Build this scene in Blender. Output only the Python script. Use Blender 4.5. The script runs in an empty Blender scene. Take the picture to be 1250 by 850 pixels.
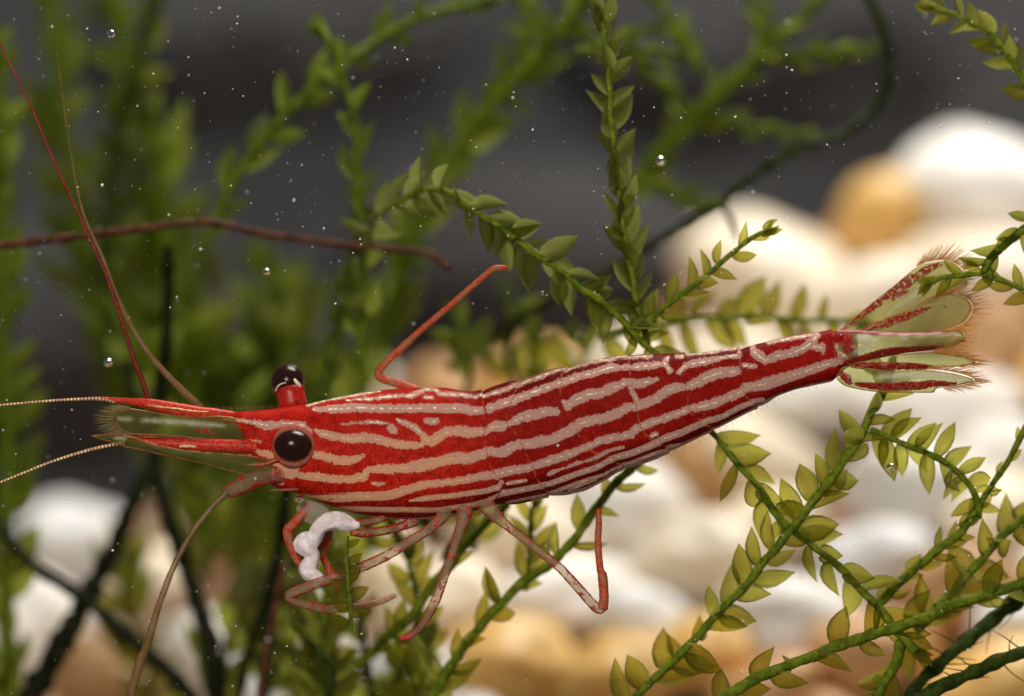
import bpy, math, random
import numpy as np
from mathutils import Vector, Matrix, noise as mnoise

# ------------------------------------------------------------------ camera, world, light, exposure
SC = bpy.context.scene
COL = SC.collection
K = 0.03e-3            # metres per photo pixel in the plane of the shrimp (Y = 0)
D = 0.160              # camera to that plane
CX, CY = 625.0, 425.0

cam_d = bpy.data.cameras.new('camera'); cam = bpy.data.objects.new('camera', cam_d); COL.objects.link(cam)
cam.location = (0, -D, 0); cam.rotation_euler = (math.radians(90), 0, 0)
cam_d.sensor_fit = 'HORIZONTAL'; cam_d.sensor_width = 36.0
cam_d.lens = 36.0 * D / (1250 * K)
cam_d.clip_start = 0.005; cam_d.clip_end = 5.0
cam_d.dof.use_dof = True
cam_d.dof.focus_distance = D - 0.0009
cam_d.dof.aperture_fstop = cam_d.lens / 5.8
SC.camera = cam

W = bpy.data.worlds.new('World'); SC.world = W; W.use_nodes = True
W.node_tree.nodes['Background'].inputs[0].default_value = (0.80, 0.86, 0.92, 1)
W.node_tree.nodes['Background'].inputs[1].default_value = 0.17

def area(name, loc, target, size, power, col):
    l = bpy.data.lights.new(name, 'AREA'); l.shape = 'DISK'; l.size = size; l.energy = power; l.color = col
    o = bpy.data.objects.new(name, l); COL.objects.link(o); o.location = loc
    o.rotation_euler = (Vector(target) - Vector(loc)).to_track_quat('-Z', 'Y').to_euler()
    return o
area('tank_lamp', (0.030, 0.058, 0.135), (0.0, 0.045, 0.0), 0.085, 0.39, (1.0, 0.985, 0.95))
area('flash_lamp', (-0.030, -0.155, 0.045), (0.0, 0.0, 0.0), 0.05, 0.205, (1.0, 0.97, 0.93))
VS = SC.view_settings
VS.view_transform = 'Standard'; VS.look = 'None'; VS.exposure = 0.0; VS.gamma = 1.0; VS.use_curve_mapping = False
try:
    SC.cycles.use_denoising = True
    SC.cycles.transparent_max_bounces = 32
    SC.cycles.max_bounces = 10
    SC.cycles.caustics_reflective = False
    SC.cycles.caustics_refractive = False
except Exception:
    pass

# ------------------------------------------------------------------ helpers
R = random.Random(7)
def P(x, y, Y=0.0):
    """photo pixel seen at depth Y (mm behind the shrimp plane) -> point in metres"""
    Yt = Y * 1e-3; s = K * (D + Yt) / D
    return Vector(((x - CX) * s, Yt, (CY - y) * s))

def tag(o, label=None, cat=None, group=None, kind=None):
    if label: o['label'] = label
    if cat: o['category'] = cat
    if group: o['group'] = group
    if kind: o['kind'] = kind
    return o

def empty(name, loc):
    o = bpy.data.objects.new(name, None); COL.objects.link(o); o.location = loc
    o.empty_display_size = 0.001
    return o

def mesh_data(name, verts, faces, mat, attrs=None, smooth=True):
    me = bpy.data.meshes.new(name)
    me.from_pydata([tuple(v) for v in verts] if not isinstance(verts, np.ndarray) else verts.tolist(), [], faces)
    if mat is not None: me.materials.append(mat)
    if smooth: me.polygons.foreach_set('use_smooth', [True] * len(me.polygons))
    for k, a in (attrs or {}).items():
        at = me.attributes.new(k, 'FLOAT', 'POINT'); at.data.foreach_set('value', np.asarray(a, dtype=np.float32))
    me.update()
    return me

def link(name, me, parent=None, loc=None):
    o = bpy.data.objects.new(name, me); COL.objects.link(o)
    if parent is not None: o.parent = parent
    if loc is not None: o.location = loc
    return o

def catmull(pts, step):
    """smooth resample of a list of tuples (any dimension), about `step` apart in the first two coordinates"""
    p = np.array(pts, float); n = len(p)
    if n == 2:
        L = np.linalg.norm((p[1] - p[0])[:2]); m = max(2, int(L / step) + 1)
        return p[0] + (p[1] - p[0]) * np.linspace(0, 1, m)[:, None]
    out = []
    for i in range(n - 1):
        p0 = p[i - 1] if i > 0 else 2 * p[0] - p[1]
        p1, p2 = p[i], p[i + 1]
        p3 = p[i + 2] if i + 2 < n else 2 * p[-1] - p[-2]
        m = max(1, int(np.linalg.norm((p2 - p1)[:2]) / step))
        for t in np.linspace(0, 1, m, endpoint=False):
            out.append(0.5 * ((2 * p1) + (p2 - p0) * t + (2 * p0 - 5 * p1 + 4 * p2 - p3) * t * t + (3 * p1 - p0 - 3 * p2 + p3) * t ** 3))
    out.append(p[-1])
    return np.array(out)

def tube_arrays(pts, rad, n=10, bump=None):
    """pts: world points, rad: radii -> verts, faces, s (mm along), th (in-picture side -1..1)"""
    pts = [Vector(q) for q in pts]; m = len(pts)
    verts, faces, S, TH = [], [], [], []
    s = 0.0; V = Vector((0, -1, 0)); side = None
    for i, q in enumerate(pts):
        t = (pts[min(i + 1, m - 1)] - pts[max(i - 1, 0)])
        if t.length < 1e-9: t = Vector((1, 0, 0))
        t.normalize()
        if i: s += (q - pts[i - 1]).length * 1e3
        sd = t.cross(V)
        if sd.length < 0.15: sd = side.copy() if side else t.orthogonal()
        sd.normalize()
        side = sd
        up = sd.cross(t).normalized()
        for j in range(n):
            a = 2 * math.pi * j / n
            r = rad[i] * (1.0 if bump is None else bump(i, j))
            verts.append(q + (sd * math.cos(a) + up * math.sin(a)) * r)
            S.append(s); TH.append(math.cos(a))
    for i in range(m - 1):
        for j in range(n):
            a, b = i * n + j, i * n + (j + 1) % n
            faces.append((a, b, b + n, a + n))
    verts.append(pts[0]); S.append(0); TH.append(0)
    verts.append(pts[-1]); S.append(s); TH.append(0)
    c0, c1 = len(verts) - 2, len(verts) - 1
    for j in range(n):
        faces.append((c0, (j + 1) % n, j)); faces.append((c1, (m - 1) * n + j, (m - 1) * n + (j + 1) % n))
    return verts, faces, S, TH

def tube(name, pts, rad, mat, parent=None, n=10, bump=None, origin=None):
    v, f, S, TH = tube_arrays(pts, rad, n, bump)
    o0 = Vector(origin) if origin is not None else (Vector(parent.location) if parent is not None else Vector((0, 0, 0)))
    me = mesh_data(name, [q - o0 for q in v], f, mat, {'s': S, 'th': TH})
    return link(name, me, parent, None if parent is not None else o0)

def pxtube(name, rows, mat, parent, step=4, n=10, wob=0.0, seed=0, Y=0.0):
    """rows: (x, y, diameter px[, Y mm])"""
    rows = [(r[0], r[1], r[2], (r[3] if len(r) > 3 else Y)) for r in rows]
    q = catmull(rows, step)
    pts = [P(a[0], a[1], a[3]) for a in q]
    rad = [max(0.1, a[2]) * 0.5 * K * (1 + a[3] * 1e-3 / D) for a in q]
    b = None
    if wob:
        b = lambda i, j: 1 + wob * mnoise.noise(Vector((i * 0.7 + seed, j * 0.9, seed * 3.1)))
    return tube(name, pts, rad, mat, parent, n, b)

# stroke distance fields in photo pixels (markings of the animal)
def sd_strokes(x, y, strokes):
    d = np.full(x.shape, 60.0); c = np.full(x.shape, 60.0)
    for st in strokes:
        q = catmull(st, 7.0) if len(st) > 2 else np.array(st, float)
        for i in range(len(q) - 1):
            ax, ay, aw = q[i]; bx, by, bw = q[i + 1]
            m = max(aw, bw) + 14
            idx = np.nonzero((x > min(ax, bx) - m) & (x < max(ax, bx) + m) & (y > min(ay, by) - m) & (y < max(ay, by) + m))[0]
            if idx.size == 0: continue
            px, py = x[idx] - ax, y[idx] - ay
            dx, dy = bx - ax, by - ay; L = dx * dx + dy * dy + 1e-9
            t = np.clip((px * dx + py * dy) / L, 0, 1)
            r = np.hypot(px - t * dx, py - t * dy)
            d[idx] = np.minimum(d[idx], r - (aw + (bw - aw) * t))
            c[idx] = np.minimum(c[idx], r)
    return d, c

def sstep(a, b, v):
    t = np.clip((v - a) / (b - a), 0, 1); return t * t * (3 - 2 * t)

# ------------------------------------------------------------------ materials
class NT:
    def __init__(self, name):
        self.m = bpy.data.materials.new(name); self.m.use_nodes = True
        self.t = self.m.node_tree; self.t.nodes.clear()
        self.out = self.t.nodes.new('ShaderNodeOutputMaterial')
    def n(self, typ, **kw):
        nd = self.t.nodes.new(typ)
        for k, v in kw.items(): setattr(nd, k, v)
        return nd
    def put(self, sock, v):
        if v is None: return
        if isinstance(v, bpy.types.NodeSocket): self.t.links.new(v, sock)
        else:
            if isinstance(v, tuple) and len(v) == 3 and sock.type == 'RGBA': v = v + (1,)
            sock.default_value = v
    def math(self, op, a, b=None, c=None, clamp=False):
        nd = self.n('ShaderNodeMath', operation=op, use_clamp=clamp)
        self.put(nd.inputs[0], a); self.put(nd.inputs[1], b); self.put(nd.inputs[2], c)
        return nd.outputs[0]
    def attr(self, name):
        return self.n('ShaderNodeAttribute', attribute_name=name).outputs['Fac']
    def coord(self, scale=1000.0, stretch=(1, 1, 1)):
        tc = self.n('ShaderNodeTexCoord'); mp = self.n('ShaderNodeMapping')
        mp.inputs['Scale'].default_value = tuple(scale * s for s in stretch)
        self.t.links.new(tc.outputs['Object'], mp.inputs['Vector'])
        return mp.outputs[0]
    def noise(self, vec, scale, detail=3.0, rough=0.55):
        nd = self.n('ShaderNodeTexNoise'); self.put(nd.inputs['Vector'], vec)
        nd.inputs['Scale'].default_value = scale; nd.inputs['Detail'].default_value = detail; nd.inputs['Roughness'].default_value = rough
        return nd.outputs['Fac']
    def voro(self, vec, scale, out='Distance', feature='F1'):
        nd = self.n('ShaderNodeTexVoronoi', feature=feature); self.put(nd.inputs['Vector'], vec)
        nd.inputs['Scale'].default_value = scale
        return nd.outputs[out]
    def ramp(self, v, a, b):
        nd = self.n('ShaderNodeMapRange', interpolation_type='SMOOTHSTEP')
        self.put(nd.inputs['Value'], v); self.put(nd.inputs['From Min'], a); self.put(nd.inputs['From Max'], b)
        return nd.outputs[0]
    def mix(self, f, a, b):
        nd = self.n('ShaderNodeMix', data_type='RGBA')
        self.put(nd.inputs[0], f); self.put(nd.inputs[6], a); self.put(nd.inputs[7], b)
        return nd.outputs[2]
    def pr(self, col, rough=0.4, ior=1.33, **kw):
        nd = self.n('ShaderNodeBsdfPrincipled')
        self.put(nd.inputs['Base Color'], col); self.put(nd.inputs['Roughness'], rough); self.put(nd.inputs['IOR'], ior)
        for k, v in kw.items(): self.put(nd.inputs[k.replace('_', ' ')], v)
        return nd.outputs[0]
    def mixs(self, f, a, b):
        nd = self.n('ShaderNodeMixShader'); self.put(nd.inputs[0], f)
        self.t.links.new(a, nd.inputs[1]); self.t.links.new(b, nd.inputs[2])
        return nd.outputs[0]
    def transp(self, col=(1, 1, 1)):
        nd = self.n('ShaderNodeBsdfTransparent'); self.put(nd.inputs[0], col); return nd.outputs[0]
    def transl(self, col):
        nd = self.n('ShaderNodeBsdfTranslucent'); self.put(nd.inputs[0], col); return nd.outputs[0]
    def bump(self, h, dist, strength=0.5):
        nd = self.n('ShaderNodeBump'); self.put(nd.inputs['Height'], h)
        nd.inputs['Distance'].default_value = dist; nd.inputs['Strength'].default_value = strength
        return nd.outputs[0]
    def rnd(self):
        return self.n('ShaderNodeObjectInfo').outputs['Random']
    def end(self, sh):
        self.t.links.new(sh, self.out.inputs['Surface']); return self.m

def m_body():
    N = NT('shrimp_shell'); v = N.coord(1000)
    fine = N.noise(v, 21.0, 2.5); med = N.noise(v, 5.0, 2.0)
    wob = N.math('ADD', N.math('MULTIPLY', N.math('SUBTRACT', fine, 0.5), 7.5), N.math('MULTIPLY', N.math('SUBTRACT', med, 0.5), 6.0))
    wob = N.math('MULTIPLY', wob, N.attr('calm'))
    d = N.math('ADD', N.math('SUBTRACT', N.attr('pale'), N.math('ADD', 0.25, N.math('MULTIPLY', N.attr('rear'), 0.45))), wob)
    pale = N.math('SUBTRACT', 1.0, N.ramp(d, -0.55, 0.55))
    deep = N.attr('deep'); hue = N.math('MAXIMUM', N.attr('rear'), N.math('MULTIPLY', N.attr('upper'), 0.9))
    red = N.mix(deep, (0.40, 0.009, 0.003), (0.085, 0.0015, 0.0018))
    cell = N.voro(v, 12.0)
    red = N.mix(N.math('MULTIPLY', N.ramp(cell, 0.45, 0.8), N.math('SUBTRACT', 0.42, N.math('MULTIPLY', hue, 0.27))), red, (0.56, 0.055, 0.022))
    red = N.mix(N.math('MULTIPLY', N.ramp(N.noise(v, 3.0, 4.0), 0.40, 0.70), 0.5), red, (0.12, 0.001, 0.001))
    beige = N.mix(hue, (0.55, 0.245, 0.13), (0.41, 0.215, 0.165))
    beige = N.mix(N.math('MULTIPLY', N.ramp(N.noise(v, 1.6, 4.0), 0.40, 0.70), 0.45), beige, (0.42, 0.21, 0.165))
    beige = N.mix(N.math('MULTIPLY', N.ramp(N.noise(v, 30.0, 2.0), 0.50, 0.72), 0.35), beige, (0.58, 0.34, 0.23))
    col = N.mix(pale, red, beige)
    gold = N.attr('gold')
    dash = N.ramp(N.noise(N.coord(1000, (1.0, 1.0, 1.9)), 5.4, 1.0), 0.50, 0.56)
    gl = N.math('MULTIPLY', N.math('SUBTRACT', 1.0, N.ramp(N.math('ADD', gold, N.math('MULTIPLY', N.math('SUBTRACT', fine, 0.5), 5.0)), 0.30, 1.10)), dash)
    up = N.attr('upper')
    gcol = N.mix(up, (0.72, 0.44, 0.12), (0.86, 0.80, 0.50))
    col = N.mix(N.math('MULTIPLY', gl, 0.92), col, gcol)
    j = N.math('SUBTRACT', 1.0, N.ramp(N.math('ADD', N.attr('joint'), N.math('MULTIPLY', N.math('SUBTRACT', fine, 0.5), 2.0)), 0.4, 1.5))
    col = N.mix(N.math('MULTIPLY', j, N.math('MULTIPLY', N.ramp(med, 0.4, 0.6), 0.6)), col, (0.43, 0.105, 0.035))
    bm = N.bump(N.noise(v, 11.0, 3.0), 0.00002, 0.35)
    return N.end(N.pr(col, 0.5, 1.15, Normal=bm, Specular_IOR_Level=0.22))
def m_simple(name, col, rough=0.5, var=0.25, scale=4.0, ior=1.3, **kw):
    N = NT(name); v = N.coord(1000)
    c = N.mix(N.ramp(N.noise(v, scale, 4.0), 0.3, 0.7), tuple(x * (1 - var) for x in col), tuple(min(1, x * (1 + var)) for x in col))
    return N.end(N.pr(c, rough, ior, **kw))
def m_ped(name, red, clear, thr, alpha, edge=0.0, scale=7.0):
    """limb cuticle: opaque red pigment blotches on a half clear tube"""
    N = NT(name); v = N.coord(1000)
    nz = N.noise(v, scale, 3.0)
    th = N.math('ABSOLUTE', N.attr('th'))
    k = N.math('ADD', nz, N.math('MULTIPLY', N.ramp(th, 0.45, 0.95), edge))
    m = N.ramp(k, thr - 0.04, thr + 0.04)
    rc = N.mix(N.ramp(N.voro(v, 14.0), 0.3, 0.75), red, (min(1, red[0] * 1.5), red[1] * 3 + 0.02, red[2] * 2.5 + 0.01))
    cc = N.mix(N.noise(v, 20.0, 2.0), clear, tuple(c * 0.6 for c in clear))
    sh = N.pr(N.mix(m, cc, rc), 0.34, 1.18)
    al = N.math('ADD', N.math('MULTIPLY', m, 1.0 - alpha), alpha)
    return N.end(N.mixs(al, N.transp((0.9, 0.85, 0.78)), sh))
def m_flag(name, a, b, period, alpha):
    """ringed antenna: narrow annuli along its length"""
    N = NT(name); s = N.attr('s')
    w = N.math('SINE', N.math('MULTIPLY', s, 2 * math.pi / period))
    ring = N.ramp(N.math('ADD', w, N.math('MULTIPLY', N.math('SUBTRACT', N.noise(N.coord(1000), 9.0), 0.5), 1.6)), -0.25, 0.45)
    cc = N.mix(ring, a, b)
    cc = N.mix(N.math('MULTIPLY', N.ramp(N.noise(N.coord(1000), 2.2, 4.0), 0.35, 0.65), 0.55), cc, tuple(x * 0.5 for x in a))
    cc = N.mix(N.math('MULTIPLY', N.ramp(N.math('ABSOLUTE', N.attr('th')), 0.7, 1.0), 0.6), cc, (a[0] * 1.5, a[1] * 0.8, a[2] * 0.4))
    sh = N.pr(cc, 0.3, 1.3)
    return N.end(N.mixs(alpha, N.transp((0.95, 0.9, 0.8)), sh))
def m_blade():
    N = NT('fan_membrane'); v = N.coord(1000)
    fine = N.noise(v, 16.0, 2.0)
    cell = N.voro(v, 10.0)
    red = N.math('SUBTRACT', 1.0, N.ramp(N.math('ADD', N.attr('red'), N.math('MULTIPLY', N.math('SUBTRACT', fine, 0.5), 5.0)), -0.5, 0.6))
    dots = N.math('SUBTRACT', 1.0, N.math('MULTIPLY', N.ramp(cell, 0.50, 0.66), N.attr('loose')))
    red = N.math('MULTIPLY', red, dots)
    wht = N.math('MULTIPLY', N.math('SUBTRACT', 1.0, N.ramp(N.math('ADD', N.attr('white'), N.math('MULTIPLY', N.math('SUBTRACT', fine, 0.5), 6.0)), -4.0, 4.0)), 0.42)
    rim = N.math('MULTIPLY', N.math('SUBTRACT', 1.0, N.ramp(N.attr('rim'), 0.3, 1.5)), N.ramp(N.noise(v, 3.0), 0.3, 0.6))
    col = N.mix(N.noise(v, 2.5, 3.0), (0.26, 0.25, 0.07), (0.42, 0.37, 0.17))
    st = N.ramp(N.math('SINE', N.math('MULTIPLY', N.attr('ray'), 110.0)), -0.6, 1.0)
    col = N.mix(N.math('MULTIPLY', st, 0.55), col, (0.50, 0.30, 0.10))
    col = N.mix(wht, col, (0.90, 0.88, 0.76))
    col = N.mix(N.math('MULTIPLY', rim, 0.85), col, (0.62, 0.19, 0.02))
    col = N.mix(red, col, N.mix(N.noise(v, 7.0), (0.42, 0.012, 0.006), (0.20, 0.006, 0.008)))
    op = N.math('MAXIMUM', N.math('MAXIMUM', red, wht), N.math('MULTIPLY', rim, 0.8))
    al = N.math('ADD', N.attr('body'), N.math('MULTIPLY', op, 0.9), clamp=True)
    sh = N.mixs(0.25, N.pr(col, 0.35, 1.3), N.transl(col))
    return N.end(N.mixs(al, N.transp((0.80, 0.83, 0.58)), sh))
def m_leaf(name, a, b, tr, tint, rimc, ta=0.42):
    N = NT(name); v = N.coord(1.0); rd = N.rnd()
    col = N.mix(rd, a, b)
    ln = N.attr('len')
    streak = N.noise(N.coord(1.0, (26, 3.0, 3.0)), 1.0, 3.0)
    col = N.mix(N.math('MULTIPLY', N.ramp(streak, 0.38, 0.66), 0.6), col, tuple(c * 0.55 for c in a))
    col = N.mix(N.math('MULTIPLY', N.ramp(N.noise(v, 34.0, 2.0), 0.40, 0.66), 0.45), col, tuple(c * 0.5 for c in a))
    wn = N.n('ShaderNodeTexNoise', noise_dimensions='4D'); N.put(wn.inputs['Vector'], v); N.put(wn.inputs['W'], N.math('MULTIPLY', rd, 40.0))
    wn.inputs['Scale'].default_value = 3.2; wn.inputs['Detail'].default_value = 4.0
    col = N.mix(N.math('MULTIPLY', N.ramp(wn.outputs['Fac'], 0.55, 0.70), 0.65), col, (a[0] * 1.0, a[1] * 0.62, a[2] * 0.8))
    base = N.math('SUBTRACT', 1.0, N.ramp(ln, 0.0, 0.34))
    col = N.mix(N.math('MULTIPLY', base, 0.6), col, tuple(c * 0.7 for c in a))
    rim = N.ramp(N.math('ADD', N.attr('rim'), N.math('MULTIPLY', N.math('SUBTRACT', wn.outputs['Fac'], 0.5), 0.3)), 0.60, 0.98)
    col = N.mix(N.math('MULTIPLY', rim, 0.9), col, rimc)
    bm = N.bump(N.noise(v, 7.0, 4.0), 0.05, 0.5)
    sh = N.mixs(ta, N.pr(col, 0.36, 1.25, Normal=bm), N.transl(N.mix(0.45, col, tint)))
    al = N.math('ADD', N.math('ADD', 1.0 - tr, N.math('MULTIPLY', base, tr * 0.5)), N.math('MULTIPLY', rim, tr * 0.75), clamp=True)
    return N.end(N.mixs(al, N.transp(tint), sh))
def m_stem(name, a, b, scale=2.2):
    N = NT(name); v = N.coord(1000)
    col = N.mix(N.ramp(N.noise(v, scale, 4.0), 0.32, 0.68), a, b)
    col = N.mix(N.math('MULTIPLY', N.ramp(N.voro(v, 11.0), 0.25, 0.7), 0.3), col, tuple(x * 0.5 for x in a))
    bm = N.bump(N.noise(v, 7.0, 3.0), 0.00006, 0.5)
    return N.end(N.mixs(0.15, N.pr(col, 0.5, 1.14, Normal=bm), N.transl(b)))
def m_pebble(name, a, b, c):
    N = NT(name); v = N.coord(1.0); rd = N.rnd()
    n1 = N.noise(v, 1.6, 5.0, 0.6)
    col = N.mix(N.ramp(n1, 0.35, 0.65), a, b)
    col = N.mix(N.math('MULTIPLY', N.ramp(N.noise(v, 3.4, 5.0, 0.65), 0.58, 0.78), 0.6), col, c)
    hs = N.n('ShaderNodeHueSaturation'); N.put(hs.inputs['Color'], col)
    N.put(hs.inputs['Value'], N.math('ADD', 0.88, N.math('MULTIPLY', rd, 0.2)))
    bm = N.bump(N.noise(v, 9.0, 4.0), 0.00012, 0.35)
    return N.end(N.pr(hs.outputs[0], 0.38, 1.35, Normal=bm, Subsurface_Weight=0.25, Subsurface_Radius=(0.0012, 0.0009, 0.0006), Subsurface_Scale=1.0))
def m_rock(name, a, b):
    N = NT(name); v = N.coord(1000)
    col = N.mix(N.ramp(N.noise(v, 0.05, 6.0, 0.6), 0.35, 0.65), a, b)
    col = N.mix(N.math('MULTIPLY', N.ramp(N.noise(v, 0.6, 4.0), 0.5, 0.7), 0.4), col, tuple(x * 1.6 for x in b))
    bm = N.bump(N.noise(v, 0.5, 5.0), 0.0008, 0.6)
    return N.end(N.pr(col, 0.7, 1.3, Normal=bm))
def m_clear(name, col, alpha, rough=0.15):
    N = NT(name)
    return N.end(N.mixs(alpha, N.transp((0.98, 0.97, 0.95)), N.pr(col, rough, 1.3)))

MB_ = m_body()
M_EYE = m_simple('eye_pigment', (0.006, 0.0018, 0.0015), 0.2, 0.5, 6.0, 1.3)
M_EYER = m_ped('eye_ring', (0.34, 0.030, 0.018), (0.46, 0.15, 0.10), 0.52, 0.8, 0.0, 7.0)
M_CORN = m_clear('eye_cornea', (0.10, 0.03, 0.018), 0.14, 0.10)
M_STALK = m_simple('eye_stalk_red', (0.34, 0.012, 0.006), 0.35, 0.4, 7.0)
M_GLINT = m_simple('eye_painted_glint', (0.62, 0.56, 0.40), 0.3, 0.4, 16.0)  # pale gold colour that paints a highlight onto the far eye
M_LEG = m_ped('leg_cuticle', (0.34, 0.020, 0.010), (0.50, 0.33, 0.20), 0.615, 0.34, 0.20, 4.2)
M_LEGR = m_ped('leg_cuticle_red', (0.34, 0.026, 0.009), (0.50, 0.22, 0.12), 0.475, 0.65, 0.14, 5.0)
M_LEGD = m_ped('leg_cuticle_base', (0.28, 0.010, 0.007), (0.40, 0.24, 0.14), 0.56, 0.42, 0.22, 3.6)
M_ANTB = m_ped('antenna_base_cuticle', (0.28, 0.010, 0.008), (0.46, 0.28, 0.18), 0.60, 0.26, 0.20, 3.4)
M_PED = m_ped('peduncle_red', (0.36, 0.010, 0.005), (0.40, 0.16, 0.08), 0.36, 0.7, 0.06, 6.0)
M_FRED = m_flag('flagellum_red', (0.14, 0.010, 0.005), (0.27, 0.030, 0.012), 0.12, 0.85)
M_FORG = m_flag('flagellum_orange', (0.13, 0.030, 0.012), (0.40, 0.10, 0.030), 0.12, 0.8)
M_FBRN = m_flag('flagellum_brown', (0.17, 0.085, 0.030), (0.29, 0.165, 0.065), 0.08, 0.62)
M_FGLD = m_flag('flagellum_gold', (0.34, 0.11, 0.02), (0.95, 0.78, 0.46), 0.13, 0.9)
M_FAN = m_blade()
M_SETA = m_clear('seta_amber', (0.60, 0.25, 0.04), 0.75, 0.4)
M_SETB = m_clear('seta_olive', (0.36, 0.26, 0.10), 0.35, 0.4)
M_GOLDL = m_simple('gold_line', (0.80, 0.36, 0.08), 0.25, 0.5, 8.0, 1.5)
M_PALEB = m_simple('pale_streak', (0.55, 0.36, 0.17), 0.4, 0.3, 9.0)
M_FOOD = m_ped('morsel_flesh', (0.62, 0.40, 0.36), (0.74, 0.58, 0.52), 0.62, 0.86, 0.0, 6.0)
M_MEMB = m_clear('mouth_membrane', (0.62, 0.48, 0.40), 0.18, 0.4)

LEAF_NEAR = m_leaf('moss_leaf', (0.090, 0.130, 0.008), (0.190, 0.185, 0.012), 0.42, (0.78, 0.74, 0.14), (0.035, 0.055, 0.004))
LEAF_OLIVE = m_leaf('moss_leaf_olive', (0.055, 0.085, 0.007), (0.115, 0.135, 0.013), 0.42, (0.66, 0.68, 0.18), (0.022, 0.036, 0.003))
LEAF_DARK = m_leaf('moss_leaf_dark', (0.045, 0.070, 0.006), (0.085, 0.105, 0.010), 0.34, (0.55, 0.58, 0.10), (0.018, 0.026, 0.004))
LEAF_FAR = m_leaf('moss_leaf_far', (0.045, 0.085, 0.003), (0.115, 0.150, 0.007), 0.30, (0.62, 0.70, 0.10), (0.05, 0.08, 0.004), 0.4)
STEM_NEAR = m_stem('moss_stem', (0.075, 0.110, 0.006), (0.200, 0.235, 0.013), 3.2)
STEM_OLIVE = m_stem('moss_stem_olive', (0.075, 0.115, 0.006), (0.185, 0.225, 0.014), 3.0)
STEM_DARK = m_stem('moss_stem_dark', (0.016, 0.028, 0.004), (0.050, 0.075, 0.008))
STEM_FAR = m_stem('moss_stem_far', (0.060, 0.105, 0.004), (0.140, 0.180, 0.008))
STEM_BARE = m_stem('bare_stem', (0.005, 0.006, 0.002), (0.022, 0.024, 0.005))
STEM_BROWN = m_stem('rootlet_brown', (0.050, 0.018, 0.008), (0.130, 0.050, 0.022))

PEB = {
 'white': m_pebble('pebble_white', (0.80, 0.75, 0.68), (0.72, 0.66, 0.57), (0.60, 0.47, 0.33)),
 'grey':  m_pebble('pebble_grey', (0.68, 0.66, 0.62), (0.76, 0.74, 0.70), (0.48, 0.42, 0.36)),
 'cream': m_pebble('pebble_cream', (0.74, 0.60, 0.42), (0.80, 0.70, 0.55), (0.56, 0.36, 0.18)),
 'amber': m_pebble('pebble_amber', (0.72, 0.40, 0.10), (0.78, 0.52, 0.20), (0.50, 0.20, 0.04)),
 'tan':   m_pebble('pebble_tan', (0.46, 0.235, 0.09), (0.56, 0.34, 0.16), (0.26, 0.09, 0.03)),
}
M_BED = m_rock('bed_sand', (0.16, 0.075, 0.035), (0.26, 0.14, 0.07))
M_ROCK = m_rock('dark_slate', (0.044, 0.043, 0.043), (0.076, 0.071, 0.067))
M_WALL = m_rock('back_wall_grey', (0.038, 0.037, 0.037), (0.062, 0.059, 0.057))

# ------------------------------------------------------------------ setting: gravel slope, back wall
CREST = [(-500, 690), (0, 650), (110, 625), (250, 560), (400, 475), (600, 445), (740, 405), (850, 315), (950, 285), (1060, 225), (1160, 180), (1250, 165), (1700, 120)]
def crest(px): return float(np.interp(px, [c[0] for c in CREST], [c[1] for c in CREST]))
Y0, Y1 = 24.0, 60.0
def slope_Y(px, py):
    c = crest(px); t = (960 - py) / (960 - c)
    return Y0 + (Y1 - Y0) * t
def build_bed():
    xs = np.linspace(-560, 1810, 80); ts = list(np.linspace(-0.5, 1.0, 46))
    verts, faces = [], []
    rows = 0
    for t in ts:
        for x in xs:
            py = 960 - t * (960 - crest(x)) + 26
            q = P(x, py, Y0 + (Y1 - Y0) * t + 1.6)
            q.z += 0.0006 * mnoise.noise(Vector((q.x * 400, q.y * 400, 3)))
            verts.append(q)
        rows += 1
    n = len(xs)
    for k in range(1, 11):                      # the heap falls away behind its crest
        for i, x in enumerate(xs):
            q = verts[(len(ts) - 1) * n + i].copy()
            q.y += 0.0075 * k; q.z -= 0.0006 * k * k
            q.x *= 1 + 0.03 * k
            verts.append(q)
        rows += 1
    for r in range(rows - 1):
        for i in range(n - 1):
            a = r * n + i; faces.append((a, a + 1, a + n + 1, a + n))
    o = link('gravel_bed', mesh_data('gravel_bed', verts, faces, M_BED)); tag(o, kind='structure')
build_bed()
wv = [(-0.16, 0.150, -0.10), (0.16, 0.150, -0.10), (0.16, 0.150, 0.16), (-0.16, 0.150, 0.16),
      (-0.16, 0.156, -0.10), (0.16, 0.156, -0.10), (0.16, 0.156, 0.16), (-0.16, 0.156, 0.16)]
tag(link('back_wall', mesh_data('back_wall', wv, [(0, 1, 2, 3), (5, 4, 7, 6), (4, 5, 1, 0), (3, 2, 6, 7), (4, 0, 3, 7), (1, 5, 6, 2)], M_WALL, smooth=False)), kind='structure')

def lump_mesh(name, seed, sub, amp, freq, mat):
    import bmesh
    bm = bmesh.new(); bmesh.ops.create_icosphere(bm, subdivisions=sub, radius=1.0)
    off = Vector((seed * 7.3, seed * 1.7, seed * 4.1))
    for v in bm.verts:
        c = v.co.copy(); k = 1 + amp * mnoise.noise(c * freq + off) + amp * 0.45 * mnoise.noise(c * freq * 2.3 + off * 2)
        v.co = c * k
    me = bpy.data.meshes.new(name); bm.to_mesh(me); bm.free()
    me.materials.append(mat); me.polygons.foreach_set('use_smooth', [True] * len(me.polygons)); me.update()
    return me

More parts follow.
